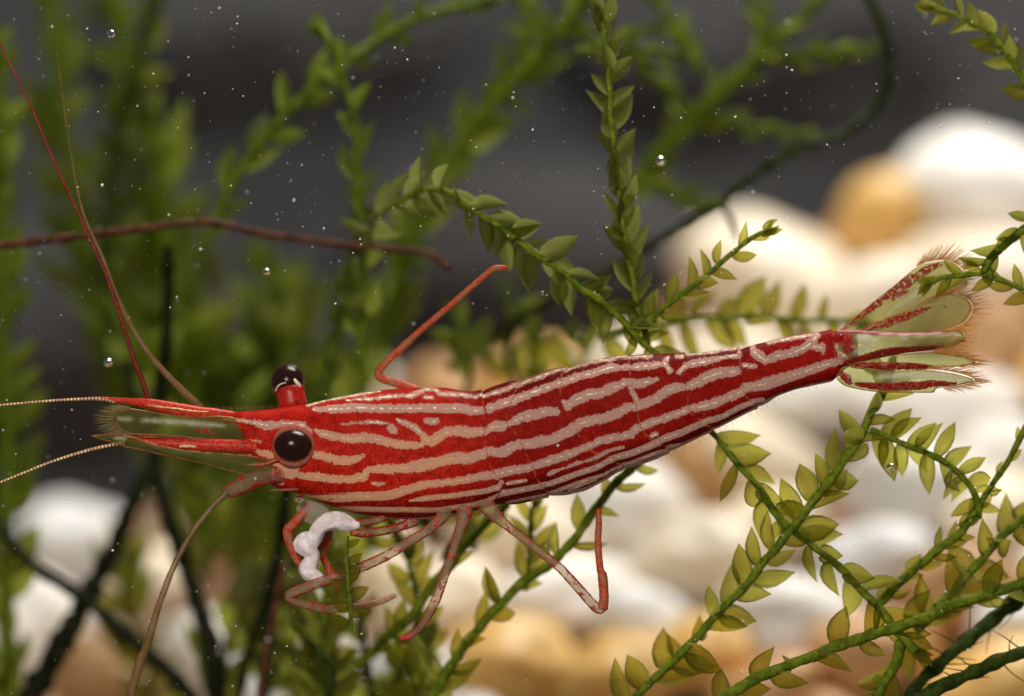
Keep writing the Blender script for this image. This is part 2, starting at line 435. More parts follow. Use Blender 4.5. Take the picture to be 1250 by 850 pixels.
# dark slate boulders in the shade behind the heap
for i, (px, py, Y, rx, ry, lab) in enumerate([
    (330, 40, 112, 420, 190, 'broad dark slate boulder out of focus above the moss thicket'),
    (640, 330, 104, 400, 230, 'dark slate boulder out of focus behind the arching moss stem'),
    (900, 60, 118, 430, 210, 'dark slate boulder out of focus behind the curved bare stem'),
    (60, 420, 100, 330, 260, 'dark slate boulder out of focus behind the long raised antennae')]):
    o = link('dark_boulder', lump_mesh('dark_boulder', i + 30, 4, 0.26, 1.3, M_ROCK)); o.location = P(px, py, Y)
    s = K * (D + Y * 1e-3) / D
    o.scale = (rx * s * 0.62, 0.005, ry * s * 0.62); o.rotation_euler = (0.1 * i, R.uniform(-.3, .3), R.uniform(-.2, .2))
    tag(o, lab, 'boulder', 'dark boulders behind the gravel heap')

# ------------------------------------------------------------------ pebbles
PB_MESH = {k: [lump_mesh('pebble_' + k, 3 + i * 2 + len(k), 4, 0.20, 1.1, m) for i in range(3)] for k, m in PEB.items()}
placed = []
ANCH = [(1100, 230, 'at the crest of the heap'), (1130, 400, 'behind the tail fan'), (1010, 430, 'behind the last body segments'), (900, 400, 'behind the tilted moss sprig'),
        (760, 450, 'behind the hub of the upright moss stem'), (600, 470, 'just over the shrimp back'), (430, 480, 'beside the far eye stalk'), (720, 560, 'hidden behind the striped abdomen'),
        (560, 560, 'hidden behind the shrimp body'), (860, 590, 'below the rear of the abdomen'), (960, 560, 'behind the short drooping shoot'), (1110, 590, 'inside the moss arch'), (1230, 560, 'behind the thin bare stem'),
        (1200, 680, 'behind the golden green leaves'), (1060, 700, 'behind the drooping branch'), (960, 760, 'between the long stem and the thick stem'), (1200, 830, 'under the dark rootlet stems'), (1030, 840, 'under the thick bright stem'),
        (840, 800, 'at the foot of the long leafy stem'), (780, 680, 'behind the bent hind leg'), (640, 680, 'between the middle and hind legs'), (700, 810, 'below the bent hind leg'), (570, 800, 'at the foot of the dark green stem'),
        (470, 700, 'behind the folded front leg'), (460, 830, 'under the low moss tangle'), (340, 660, 'behind the mouth limbs'), (360, 800, 'behind the reddish rootlet'), (240, 660, 'behind the olive antenna whip'), (230, 810, 'behind the end of the antenna whip'),
        (80, 660, 'at the low end of the heap'), (60, 790, 'under the crossing black stems'), (140, 740, 'at the crossing of the black stems'), (300, 560, 'behind the antennal scales')]
def where(px, py):
    if px < -40 or px > 1290 or py > 880: return 'at the outer edge of the heap'
    return min(ANCH, key=lambda a: math.hypot(a[0] - px, a[1] - py))[2]
PCOL = {'white': 'smooth white quartz pebble', 'grey': 'cloudy greyish white pebble', 'cream': 'cream coloured pebble', 'amber': 'amber yellow pebble', 'tan': 'tan brown pebble'}
def pebble(px, py, rx, ry, kind, label=None, Y=None):
    Y = slope_Y(px, py) if Y is None else Y
    s = K * (D + Y * 1e-3) / D
    me = R.choice(PB_MESH[kind])
    o = link('pebble', me); o.location = P(px, py, Y)
    rz = 0.5 * (rx + ry) * s
    o.scale = (rx * s, rz * 0.9, ry * s)
    o.rotation_euler = (R.uniform(-.35, .35), R.uniform(-.45, .45), R.uniform(-.5, .5))
    tag(o, label or ('%s %s %s' % ('big' if rx > 86 else 'small' if rx < 58 else 'rounded', PCOL[kind], where(px, py))), 'pebble', 'rounded pebbles heaped behind the shrimp')
    placed.append((px, py, 0.5 * (rx + ry)))
for a in [
    (1082, 264, 70, 56, 'amber', 'honey amber pebble at the crest of the heap beside a big white pebble'),
    (1200, 238, 104, 76, 'white', 'big white quartz pebble at the very top of the heap'),
    (1185, 345, 120, 66, 'cream', 'large cream pebble just below the big white crest pebble, behind the tail fan'),
    (945, 345, 120, 74, 'cream', 'long pale cream pebble behind the short tilted moss sprig'),
    (1060, 380, 96, 60, 'cream'), (1240, 330, 60, 44, 'white'),
    (1215, 430, 60, 62, 'tan', 'tan brown pebble behind the bristles of the tail fan'), (1150, 500, 100, 60, 'white', 'white pebble just under the near blades of the tail fan'),
    (1010, 480, 110, 60, 'white'), (880, 450, 90, 55, 'cream'), (760, 455, 80, 52, 'cream'),
    (655, 462, 70, 44, 'amber', 'amber pebble showing just above the shrimp back'), (430, 490, 60, 42, 'white', 'white pebble peeking up behind the far eye stalk'), (545, 480, 60, 40, 'tan'),
    (770, 622, 92, 66, 'white', 'white pebble behind the bent red hind leg'), (860, 570, 60, 62, 'tan'), (920, 560, 90, 52, 'cream'),
    (650, 660, 92, 62, 'cream'), (590, 600, 70, 50, 'grey'), (700, 730, 100, 52, 'white'), (850, 690, 92, 62, 'cream'),
    (755, 830, 84, 52, 'amber', 'amber pebble low in the heap under the bent hind leg'), (620, 815, 88, 62, 'amber'), (790, 762, 64, 46, 'grey'),
    (975, 765, 100, 62, 'white', 'white pebble framed between two leafy moss stems'), (930, 655, 84, 52, 'cream'), (1120, 600, 104, 66, 'white', 'big white pebble filling the middle of the moss arch'),
    (1075, 690, 84, 52, 'grey'), (1220, 640, 70, 62, 'cream'), (1235, 560, 60, 52, 'white'), (1180, 730, 84, 60, 'tan'),
    (1060, 800, 90, 56, 'tan'), (1210, 845, 110, 62, 'amber', 'orange amber pebble under the dark bare stems'), (1235, 770, 60, 46, 'grey'), (930, 850, 80, 46, 'tan'), (860, 800, 60, 50, 'amber'),
    (540, 740, 84, 60, 'cream'), (500, 830, 74, 50, 'grey'), (440, 700, 74, 60, 'cream'), (335, 655, 52, 66, 'white'), (380, 780, 66, 60, 'white'),
    (90, 668, 74, 60, 'grey', 'greyish white pebble at the left foot of the heap'), (40, 775, 82, 76, 'white', 'bright white pebble under the crossing dark stems'), (170, 720, 60, 62, 'cream'), (235, 650, 50, 66, 'cream'),
    (140, 830, 84, 56, 'tan'), (240, 800, 64, 56, 'white'), (310, 840, 60, 52, 'grey')]:
    pebble(*a)
for py in range(150, 960, 46):
    for px in range(-260, 1530, 74):
        x, y = px + R.uniform(-24, 24), py + R.uniform(-15, 15)
        if y < crest(x) + 34: continue
        if any(math.hypot((x - q[0]) / 1.15, y - q[1]) < q[2] * 0.98 + 12 for q in placed): continue
        r = R.uniform(44, 66)
        pebble(x, y, r * 1.1, r * 0.82, R.choice(['white', 'cream', 'tan', 'cream', 'amber', 'grey', 'white']), Y=slope_Y(x, y) + 1.0)

# ------------------------------------------------------------------ shrimp
TOP = [(248, 503), (262, 503.5), (285, 503.5), (310, 501.5), (340, 498.5), (359, 496), (375, 494), (391, 489.5), (414, 485), (442, 479.5), (463, 476.5), (480, 475), (500, 473.5), (530, 472.5), (545, 473.5), (560, 476), (577, 478), (588, 477), (600, 472.5), (620, 466), (633, 465), (650, 458.5), (670, 451.5), (690, 448), (697, 448), (710, 444), (735, 437.5), (752, 434.5), (770, 433.2), (800, 432), (836, 431.2), (840, 432.5), (860, 430.2), (888, 425.5), (900, 425), (904, 426), (920, 421), (950, 413.5), (985, 407), (1016, 403), (1030, 404), (1046, 407)]
BOT = [(248, 508.5), (262, 511.5), (276, 516), (288, 523), (298, 534), (305, 549), (311, 565), (320, 579), (330, 592), (340, 597), (352, 600), (366, 603), (380, 609), (395, 614.5), (410, 620), (430, 626), (450, 630), (480, 634), (510, 634.5), (540, 631.5), (570, 627), (590, 621), (606, 616), (630, 616), (650, 611.5), (671, 606), (690, 605), (715, 599), (740, 586), (760, 573), (775, 569.5), (800, 561.5), (822, 550), (840, 541), (860, 531), (880, 521), (900, 511), (920, 500), (935, 493), (948, 484), (970, 476), (1000, 469), (1016, 466), (1024, 458), (1034, 448), (1046, 440)]
WID = [(248, 3), (262, 8), (285, 15), (300, 24), (320, 33), (370, 42), (420, 51), (500, 59), (590, 58), (640, 57), (750, 47), (850, 37), (950, 27), (1020, 22), (1046, 13)]
JOINTS = [
 [(588, 472), (591, 505), (592, 530), (594, 548), (598, 564), (604, 577), (612, 586), (613, 592), (609, 602), (600, 612), (580, 622), (545, 631)],
 [(634, 460), (629, 478), (619, 505), (619, 518), (628, 526), (637, 540), (641, 553), (649, 565), (653, 577), (657, 587), (666, 598), (671, 610)],
 [(697, 444), (685, 457), (684, 489), (689, 502), (695, 512), (703, 524), (708, 536), (713, 543), (725, 552), (744, 558), (757, 568), (764, 576)],
 [(766, 428), (768, 455), (771, 480), (775, 492), (777, 504), (781, 521), (792, 535), (810, 544), (820, 556)],
 [(837, 426), (835, 444), (836, 468), (838, 487), (840, 502), (849, 510), (866, 521), (872, 530)],
 [(903, 420), (901.6, 440), (904, 464), (906, 478), (911, 486), (919, 492), (926, 500)],
 [(1016, 398), (1016.5, 420), (1019, 436), (1032, 441), (1040, 446)]]
PALE = [
 [(376, 495, 1.2), (391.6, 490, 1.5), (414, 486, 1.6), (442, 480.8, 1.6), (464, 477.8, 1)],
 [(424, 488.4, .6), (445, 487.2, 1.4), (461, 486, 2), (471, 484, 2), (489, 483.2, 1.8), (494, 482.8, 2.2), (502, 482.6, 3), (509, 480, 3), (519.6, 474.8, 2.2), (531.6, 475.8, 2.4), (539, 480.4, 2.6), (552, 481.4, 2.6), (564, 481, 2.4), (571, 482.8, 2.4), (580, 484.6, 2.2), (590, 482.6, 1.4), (604.8, 479.2, 2.4), (622.8, 473, 2.4), (641, 466, 2.4), (660, 459.4, 2.4), (671, 455.2, 2.2), (683, 451.4, 1.6), (692, 451, 1.6), (702, 447.4, 1.8), (715, 443.8, 1.7), (735.6, 439.6, 1.8), (744, 439.6, 2.6), (752, 436.6, 1.8), (771, 435.8, 1.5), (795, 435.2, 1.2)],
 [(520, 484.5, 2.2), (527, 484.6, 2.4)],
 [(384, 499.2, 2), (407, 499.2, 4.8), (426, 498, 5.4), (443, 497.4, 5), (460, 498, 4.8), (489, 498.2, 4.8), (519, 497.4, 5), (545, 497.2, 5), (564, 498.4, 5.4), (576, 500.6, 5), (588, 501, 3.6)],
 [(599, 497.5, 5.6), (606, 494.6, 4.6), (619, 490.6, 4.6), (636, 484.6, 4.4), (654, 477.4, 4), (672, 471.4, 4), (686, 466.6, 4.4), (703, 460.6, 4), (726, 454.6, 3.8), (744, 448.6, 4.4), (758, 448.4, 2.8), (776, 448, 3.6), (791.6, 446.4, 4), (806, 444.6, 2.6)],
 [(815, 436.5, 1.8), (810, 443.6, 2.8), (817.5, 453.5, 3)], [(826, 436, 2), (832, 435.5, 1.8)],
 [(828, 454, 2.6), (834, 447.5, 2.8), (842, 444, 3.8), (860, 441.6, 3.7), (872, 438.6, 2.8), (883, 436, 1.8), (895, 434.6, 2.8), (899, 434.2, 2)],
 [(839, 432.4, 1), (860, 431.2, 1.1), (889, 426.4, 1.2), (899, 426.4, 1)],
 [(421, 516.8, 1), (438, 516, 1.6), (454, 514.2, 1.8), (473, 516, 1.4)], [(478, 521, 4), (483, 525, 3.6)],
 [(486, 511.4, 1.2), (500, 517.6, 3.8), (509, 521.8, 3.8), (516, 529, 3.4), (521, 536.6, 5.4), (528, 538.4, 5.8), (535, 533.2, 6.2), (544, 527.2, 5.8), (554, 525.4, 5.8), (569, 526, 6.2), (585.6, 526.8, 5.2), (594, 526, 2.2), (600, 521.4, 4.6), (607, 519.8, 6.4), (614, 519.4, 5), (618.5, 518, 2), (626, 514, 3.6), (636, 509.4, 5.6), (654, 505, 6), (667, 501, 5.4), (678, 502, 4.6)],
 [(521, 513.5, 3), (533, 513, 4), (527, 516, 2.6)],
 [(687.6, 490, 2), (692, 495, 4.4), (703, 487.6, 5.6), (717.6, 481, 5.8), (732, 479.8, 5.6), (744, 474.6, 5.8), (751, 471.6, 5.4), (764, 466.8, 3.8), (776, 468.4, 4.8), (790, 466, 4.4), (801, 462.6, 1.6)], [(768.5, 473, 2.4), (771.5, 480, 2.6), (776, 490, 3)],
 [(388, 525, 2), (395, 528.6, 4.6), (412, 532, 4.8), (430, 534.6, 4.8), (448, 533.4, 5.8), (466, 536, 5), (481.6, 541, 4.6), (496, 541.6, 4.8), (510, 542.8, 3.8), (518, 541, 2.4)],
 [(380, 553.6, 3.6), (395, 555.4, 4.8), (412, 559.8, 4.8), (426, 561, 5.2), (439.6, 558.2, 3.8), (446, 555.2, 1.6)],
 [(367, 579.6, 3.6), (388, 581, 4.8), (412, 584, 4.4), (431, 583.4, 4.4), (444.4, 580.6, 5.6), (452, 572, 3.8), (466, 572, 5.2), (488, 570.6, 5.2), (498, 569.6, 5.8), (519.6, 566, 7.6), (535, 563, 5.8), (552, 558.2, 6.6), (576, 558, 6.2), (588, 553.4, 5.6), (592, 549.8, 4.4), (600, 550, 5), (611, 551.8, 5.4), (624, 545.4, 5.8), (637, 540.6, 5), (643, 541, 5.6), (660, 538, 5.8), (672, 535.4, 5.8), (686, 529.6, 5.8), (697, 523.6, 5.8), (708, 516, 5.8), (720, 512.8, 5.8), (734, 510.4, 5.4), (744, 507.4, 5.4), (751, 504.4, 5.4), (762, 498.2, 4.8), (770, 496, 3.8), (777, 497, 4), (783, 493.2, 5.2), (796, 488.4, 5.2), (808, 480, 5.6), (817, 474.6, 5.6), (829, 472.6, 4.4), (835.4, 472.6, 2.6), (841, 470.4, 4.6), (852, 465.6, 5.8), (864, 459.2, 6.2), (882, 454.6, 5.8), (892, 454, 5.2), (899, 452.8, 4)],
 [(454.6, 588.2, 1.2), (463.6, 589.4, 2.4), (472, 587.6, .8)],
 [(369, 603.4, 1), (378, 605, 2.4), (394, 606.2, 3.8), (412, 606.2, 5.6), (431, 605, 5.3), (443, 604.4, 5.2), (460, 604.4, 5.2), (479, 602.4, 5.6), (496, 596.8, 5.2), (516, 591.2, 4.8), (535, 588.2, 4.3), (557, 585.8, 4.3), (576, 582.2, 4.3), (594, 578.8, 4.8), (608, 577.6, 5.2), (624, 573, 4.6), (638, 571.4, 4.3), (650, 568, 3.8), (660, 565, 4.3), (677, 559, 4.8), (693.6, 553.6, 4.3), (708, 547.6, 3.8), (717.6, 544, 3.8), (730, 538.2, 3.8), (745, 534.2, 4.5), (755.6, 532.4, 4.3), (769, 529.2, 4.3), (777, 521.4, 4.6), (788, 518, 4.7), (803.6, 512, 4.3), (821.6, 506, 4.3), (836, 500.6, 3.8), (843, 498, 3.8), (857.6, 495.6, 4.8), (870, 491.8, 5.2), (882, 487.2, 4.8), (892, 483.4, 4.8), (902.8, 478, 4.8), (909, 473, 5.6), (922, 470.8, 5.8), (937.6, 467.2, 6.6), (957, 461.2, 6.2), (976, 455.2, 5.7), (994, 449.2, 5.2), (1009.6, 444.4, 4.8), (1024, 440.2, 4.2)],
 [(501, 610, .8), (516, 607.4, 2.8), (537.6, 605, 3), (557, 603.2, 2.8), (576, 600.2, 2.8), (595, 597.2, 2.8), (608, 593, 3), (612.6, 588, 2.2)],
 [(408, 619.6, 1), (424, 620.6, 3.3), (442, 620.8, 3.3), (460, 620.8, 3), (485, 620.8, 3.1), (510, 621.2, 3), (534, 621.2, 2.8), (558, 617.8, 2.8), (576, 615.2, 2.8), (594, 610.4, 2.8), (606, 605, 2.8), (613, 601.4, 3.4), (624, 599.2, 2.9), (642, 595.6, 2.9), (657.6, 592, 2.9), (672, 589, 2.9), (690, 582.4, 2.9), (708, 575.8, 2.9), (726, 570.2, 2.9), (746, 559.4, 3.1), (764, 554.4, 3.4), (782, 548, 3.4), (797.6, 540.8, 3.8), (814.4, 533, 3.8), (829, 528.2, 3.8), (842, 522.2, 3.4), (854, 516.8, 3.4), (863, 513.2, 3.4), (878, 509.4, 3), (890, 503.6, 2.8), (900, 498, 2.8), (916, 491.2, 2.8), (930, 487.6, 2)],
 [(440, 628.6, .7), (480, 632, 1.1), (510, 632.6, 1.2), (540, 629.2, 1), (570, 624.6, .7), (584, 621.2, .6)],
 [(619, 589.6, 1.2), (629, 587, 2), (642, 585.4, 1.2)], [(669, 577.8, 1.6), (675, 575, 2.2), (682, 572.2, .8), (694, 568.6, 1.4), (702, 565, 1.4), (715, 562, 1), (726, 557.4, 1.8), (742, 549.6, 1.2), (760, 545, 1.4)],
 [(794, 532, 1.8), (800, 529, 2.2)],
 [(619, 613, 1.2), (642, 608, 1.4), (660, 604, 1.4), (668, 601.6, .9), (675, 600.6, 2.2), (690, 594.4, 1.9), (704.4, 589, 1.9), (720, 583.6, 1.7), (738, 578.4, 1.7), (746, 573, 1.4), (760.4, 567.6, 1.9), (776, 562.2, 1.9), (790.4, 556.4, 1.9), (800, 552.6, 1.9), (812, 549.4, 1.9), (817, 545.4, 2.2), (830, 543, 2)],
 [(650, 610.5, 1.2), (670, 605.5, 2.4), (690, 603, 2.6), (714, 597.4, 2.6), (740, 584.5, 2), (760, 571.6, 1.8), (776, 568, 2.2), (800, 560, 2.4), (820, 549, 2.4), (842, 539, 2), (870, 525, 1.8), (900, 510, 1.8), (922, 499, 2.6), (940, 489, 2.8), (955, 481.5, 1.8), (985, 472.5, 1.6), (1012, 466.4, 1.6)],
 [(694, 598, 1), (708, 592, .9), (727, 585.4, .7)],
 [(918, 422.6, 2.4), (919.6, 430, 4.6), (927, 436, 5.6), (932, 440, 4.2), (947, 434.8, 4.8), (964, 431.2, 4.8), (978.4, 425.6, 4.8), (988, 419.2, 4.8), (997, 409.4, 2.8)],
 [(990, 422.8, 4), (1001, 424, 4.6), (1003.6, 431, 1)], [(936, 418.4, 1.3), (952, 415.6, 1.5), (976, 411.2, 1.6), (996, 408, 1.4)],
 [(906, 446.2, 2.6), (920, 446.8, 2.2)], [(901.6, 428, 1.2), (901.6, 436, 1.4)],
 [(1020, 422, 2.4), (1025, 433, 3.6), (1036, 436, 3.4), (1044, 428, 3)],
 # face
 [(248, 512, .8), (278, 511.4, 1.8), (292, 513, 2), (307, 514.6, 2.8), (320, 517.6, 4.4), (332, 519, 5.4), (343, 517.6, 3.6), (357, 516.4, 2.6), (371, 518, 3.4), (380, 526, 3)],
 [(287, 534.8, .8), (307, 537.6, 1.4), (321, 539, .6)], [(308, 548, .8), (321, 552.6, 3.4), (333, 554, 4.6)],
 [(312, 566, 2), (324, 570, 5.4), (336, 572, 8), (346, 574, 8), (357, 578, 6), (364, 570, 4)], [(336, 586, 3), (346, 590, 2)]]
DARKLINE = [[(368, 607, .5), (380, 603.5, 1.2), (400, 602.4, 1.2), (418, 601.4, .9), (430, 601, .4)], [(402, 609.6, .6), (406.6, 608.6, .8), (407, 605, .6)],
            [(385, 613.5, .6), (400, 613.4, .9)]]
GOLDL = [i for i in range(len(PALE)) if i not in (len(PALE) - 1, len(PALE) - 2, len(PALE) - 3, 24)]

def sdist_poly(x, y, poly):
    return sd_strokes(x, y, [[(a, b, 0.0) for a, b in poly]])[1]

def build_body(root):
    xs = np.arange(248, 1046.5, 1.3); nf, nb = 170, 60
    sm = lambda tab: np.convolve(np.pad(np.interp(xs, [t[0] for t in tab], [t[1] for t in tab]), 3, mode='edge'), np.ones(7) / 7, 'valid')
    top, bot, wid = sm(TOP), sm(BOT), sm(WID)
    ang = np.concatenate([np.linspace(0, math.pi, nf, endpoint=False), np.linspace(math.pi, 2 * math.pi, nb, endpoint=False)])
    n = nf + nb
    X = np.repeat(xs[:, None], n, 1)
    cy, hy = (top + bot) / 2, (bot - top) / 2
    ca, sa = np.cos(ang), np.sin(ang)
    e = 2 / 2.7
    Yp = cy[:, None] - hy[:, None] * (np.sign(ca) * np.abs(ca) ** e)[None, :]
    Dp = -wid[:, None] * (np.sign(sa) * np.abs(sa) ** e)[None, :]
    x, y = X.ravel(), Yp.ravel()
    off = np.zeros_like(x); jd = np.full_like(x, 60.0)
    for k, J in enumerate(JOINTS):
        d = sdist_poly(x, y, J); jd = np.minimum(jd, d)
        jx = np.interp(y, [p[1] for p in J], [p[0] for p in J])
        u = x - jx
        a = 1.7 if k in (0,) else 1.5
        near = np.exp(-(d / 16.0) ** 2)
        off += np.where(u < 0, a * np.exp(u / 10.0), -a * np.exp(-u / 5.0)) * near
    off += 0.5 * np.sin(x * 0.11 + y * 0.05) * 0.3
    rn = np.hypot((Yp - cy[:, None]) / np.maximum(hy[:, None], 1) ** 2, Dp / np.maximum(wid[:, None], 1) ** 2).ravel() + 1e-9
    ny = ((Yp - cy[:, None]) / np.maximum(hy[:, None], 1) ** 2).ravel() / rn
    nd = (Dp / np.maximum(wid[:, None], 1) ** 2).ravel() / rn
    yy = y + ny * off; dd = Dp.ravel() + nd * off
    V = np.stack([(x - CX) * K, dd * K, (CY - yy) * K], 1)
    pale, _ = sd_strokes(x, y, PALE)
    dl, _ = sd_strokes(x, y, DARKLINE)
    pale = np.maximum(pale, -dl)
    _, gold = sd_strokes(x, y, [PALE[i] for i in GOLDL])
    v = (y - np.repeat(top, n)) / np.maximum(1, np.repeat(bot - top, n))
    rear = sstep(520, 640, x)
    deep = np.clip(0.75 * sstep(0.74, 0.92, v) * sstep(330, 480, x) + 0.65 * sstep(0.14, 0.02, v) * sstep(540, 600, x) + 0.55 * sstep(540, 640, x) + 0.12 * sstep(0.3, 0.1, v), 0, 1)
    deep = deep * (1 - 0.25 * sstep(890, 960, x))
    upper = 1 - sstep(0.20, 0.42, v)
    upper = np.maximum(upper, 0.4 * rear)
    faces = []
    m = len(xs)
    idx = np.arange(m * n).reshape(m, n)
    a = idx[:-1]; b = np.roll(idx[:-1], -1, 1); c = np.roll(idx[1:], -1, 1); d_ = idx[1:]
    faces = np.stack([a, d_, c, b], -1).reshape(-1, 4).tolist()
    faces.append(idx[0].tolist()); faces.append(idx[-1][::-1].tolist())
    o0 = np.array(root.location)
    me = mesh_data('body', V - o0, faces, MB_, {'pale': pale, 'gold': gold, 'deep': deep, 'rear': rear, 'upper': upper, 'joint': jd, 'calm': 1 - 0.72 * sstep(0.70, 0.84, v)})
    return link('body', me, root)

shrimp = empty('shrimp', P(560, 634, 0))
tag(shrimp, 'red and cream lengthwise striped shrimp clinging among the moss stems', 'shrimp')
build_body(shrimp)

def ball(name, c, r, mat, parent, seg=(28, 18), rot=None, flat=(1, 1, 1)):
    verts, faces = [], []
    U, Vn = seg
    for i in range(Vn + 1):
        for j in range(U):
            a, b = math.pi * i / Vn, 2 * math.pi * j / U
            verts.append(Vector((math.sin(a) * math.cos(b) * flat[0], math.sin(a) * math.sin(b) * flat[1], math.cos(a) * flat[2])) * r)
    for i in range(Vn):
        for j in range(U):
            faces.append((i * U + j, (i + 1) * U + j, (i + 1) * U + (j + 1) % U, i * U + (j + 1) % U))
    q = [v + Vector(c) - Vector(parent.location if parent else (0, 0, 0)) for v in verts]
    return mesh_data(name, q, faces, mat, {'th': [0.0] * len(q), 's': [0.0] * len(q)})

# near eye: short stalk pointing at the camera side, far eye: stalk standing up over the back
def sub(name, me, part): return link(name, me, part)
eye = tube('eye', [P(362, 546, -0.55), P(360, 545, -0.95), P(358.6, 544.4, -1.22), P(358, 544, -1.36)], [20 * K, 25 * K, 27 * K, 24 * K], M_EYER, shrimp, 28)
sub('eyeball', ball('eyeball', P(357.6, 544, -1.42), 22 * K, M_EYE, shrimp, flat=(1.05, 0.8, 0.86)), eye)
sub('cornea', ball('cornea', P(357.6, 544, -1.43), 23.6 * K, M_CORN, shrimp, flat=(1.05, 0.82, 0.87)), eye)
eye2 = tube('eye', [P(358, 503, 0.75), P(357, 492, 0.85), P(355, 482, 0.92), P(353, 474, 0.95), P(352.5, 470, 0.95)], [17 * K, 18 * K, 17.5 * K, 18.5 * K, 12 * K], M_STALK, shrimp, 24)
sub('eyeball', ball('eyeball', P(351.5, 466, 1.15), 20.5 * K, M_EYE, shrimp), eye2)
sub('cornea', ball('cornea', P(351.6, 466, 1.10), 24.2 * K, M_CORN, shrimp), eye2)
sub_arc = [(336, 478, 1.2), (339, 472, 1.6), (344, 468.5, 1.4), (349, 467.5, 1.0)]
tube_o = pxtube('painted_glint', [(a, b, w, 0.30) for a, b, w in sub_arc], M_GLINT, shrimp, 2, 6); tube_o.parent = eye2  # far eye's specular highlight modelled as a thin pale arc
t2 = pxtube('painted_glint', [(359, 463, 3.0, 0.34), (362, 467, 4.4, 0.32), (366, 471, 3.4, 0.34), (367, 473, 1.5, 0.36)], M_GLINT, shrimp, 1.5, 7, 0.4, 4); t2.parent = eye2  # second smudge of the same modelled highlight

# antennae
pxtube('antenna', [(181, 487, 7), (174, 466, 6.6), (163, 438, 6.2), (153, 405, 5.4), (142, 372, 4.8), (128, 332, 4.4), (112, 298, 4.0), (90, 248, 3.8), (66, 198, 3.6), (44, 145, 3.4), (22, 98, 3.0), (4, 62, 2.6), (-14, 22, 2.2)], M_FRED, shrimp, 3, 8, 0.12, 1, 0.2)
pxtube('antenna', [(246, 499, 9, .4), (226, 480, 8.6, .4), (204, 458, 7.6, .4), (180, 430, 6.6, .4), (160, 398, 5.6, .5), (142, 360, 4.8, .5), (124, 312, 4.2, .6), (105, 270, 3.2, .8), (94, 230, 2.4, 1), (82, 160, 1.8, 1.5), (74, 100, 1.5, 2), (69, 66, 1.0, 2.3)], M_FBRN, shrimp, 3, 8, 0.1, 2)
pxtube('antenna', [(140, 490, 6), (125, 487, 5), (95, 487.5, 3.4), (60, 489.5, 2.8), (30, 492, 2.6), (-12, 496, 2.4)], M_FGLD, shrimp, 3, 8, 0.1, 3, -0.2)
pxtube('antenna', [(152, 540, 5), (138, 543, 4.4), (115, 548, 4.0), (90, 555, 3.6), (60, 565, 3.2), (30, 577, 2.8), (-12, 594, 2.4)], M_FGLD, shrimp, 3, 8, 0.1, 4, -0.7)
# lower antenna: clear red-blotched basal joint, then a long olive whip
pxtube('antenna_base', [(348, 577, 26, -.6), (335, 578, 26, -.8), (318, 582, 24, -.9), (300, 590, 22, -1.0), (286, 597, 19, -1.0), (276, 601, 15, -1.0)], M_ANTB, shrimp, 3, 16, 0.1, 5)
pxtube('antenna', [(278, 600, 10, -1.0), (262, 616, 8.6, -1.1), (245, 636, 8, -1.2), (230, 658, 7.8, -1.3), (213, 690, 7.8, -1.5), (200, 722, 8, -1.7), (189, 754, 8.6, -2), (180, 786, 9.6, -2.3), (172, 806, 11.5, -2.6), (166, 826, 12, -2.8), (158, 860, 11, -3.2)], M_FBRN, shrimp, 3, 10, 0.14, 6)
# antennules: two red tapering stalks
up_ = pxtube('antennule', [(300, 508, 6, .1), (280, 507, 11, -.1), (262, 506, 15, -.25), (245, 505, 17, -.28), (225, 502, 17.5, -.3), (200, 497, 16, -.3), (180, 493, 13, -.3), (160, 490.5, 9, -.25), (140, 488.5, 6.5, -.2), (122, 486.5, 4.4, -.2)], M_PED, shrimp, 3, 14, 0.06, 7)
pxtube('gold_line', [(255, 503, 1.5, -.56), (235, 502, 2, -.60), (215, 499, 2.2, -.60), (200, 497.6, 2, -.58), (180, 495, 1.6, -.52)], M_GOLDL, shrimp, 2, 6, 0.5, 8).parent = up_
lo_ = pxtube('antennule', [(352, 546, 8, -.2), (340, 545, 14, -.45), (325, 545, 17.5, -.62), (300, 545, 17.5, -.7), (270, 544, 16.5, -.75), (240, 543.5, 16, -.75), (212, 542, 15, -.75), (192, 541, 14, -.7), (178, 538.5, 9, -.7), (160, 535, 6, -.7)], M_PED, shrimp, 3, 14, 0.06, 9)
pxtube('pale_streak', [(240, 546, 2, -1.0), (228, 545, 4, -1.0), (219, 545.6, 3, -1.0)], M_PALEB, shrimp, 2, 6, 0.5, 10).parent = lo_
pxtube('spine', [(341, 560, 4, -1.2), (325, 566, 3.4, -1.2), (310, 567.4, 2.4, -1.2), (297, 567.6, .6, -1.2)], M_LEGR, shrimp, 3, 8)
pxtube('spine', [(308, 556, 4, -1.0), (290, 557, 3, -1.0), (276, 558.6, 2, -1.0), (264, 559.6, .6, -1.0)], M_LEGR, shrimp, 3, 8)
pxtube('spine', [(366, 597, 5, -.7), (350, 598, 3.6, -.9), (338, 598.4, 2.4, -.9), (328, 598.8, .5, -.9)], M_LEGD, shrimp, 3, 8)

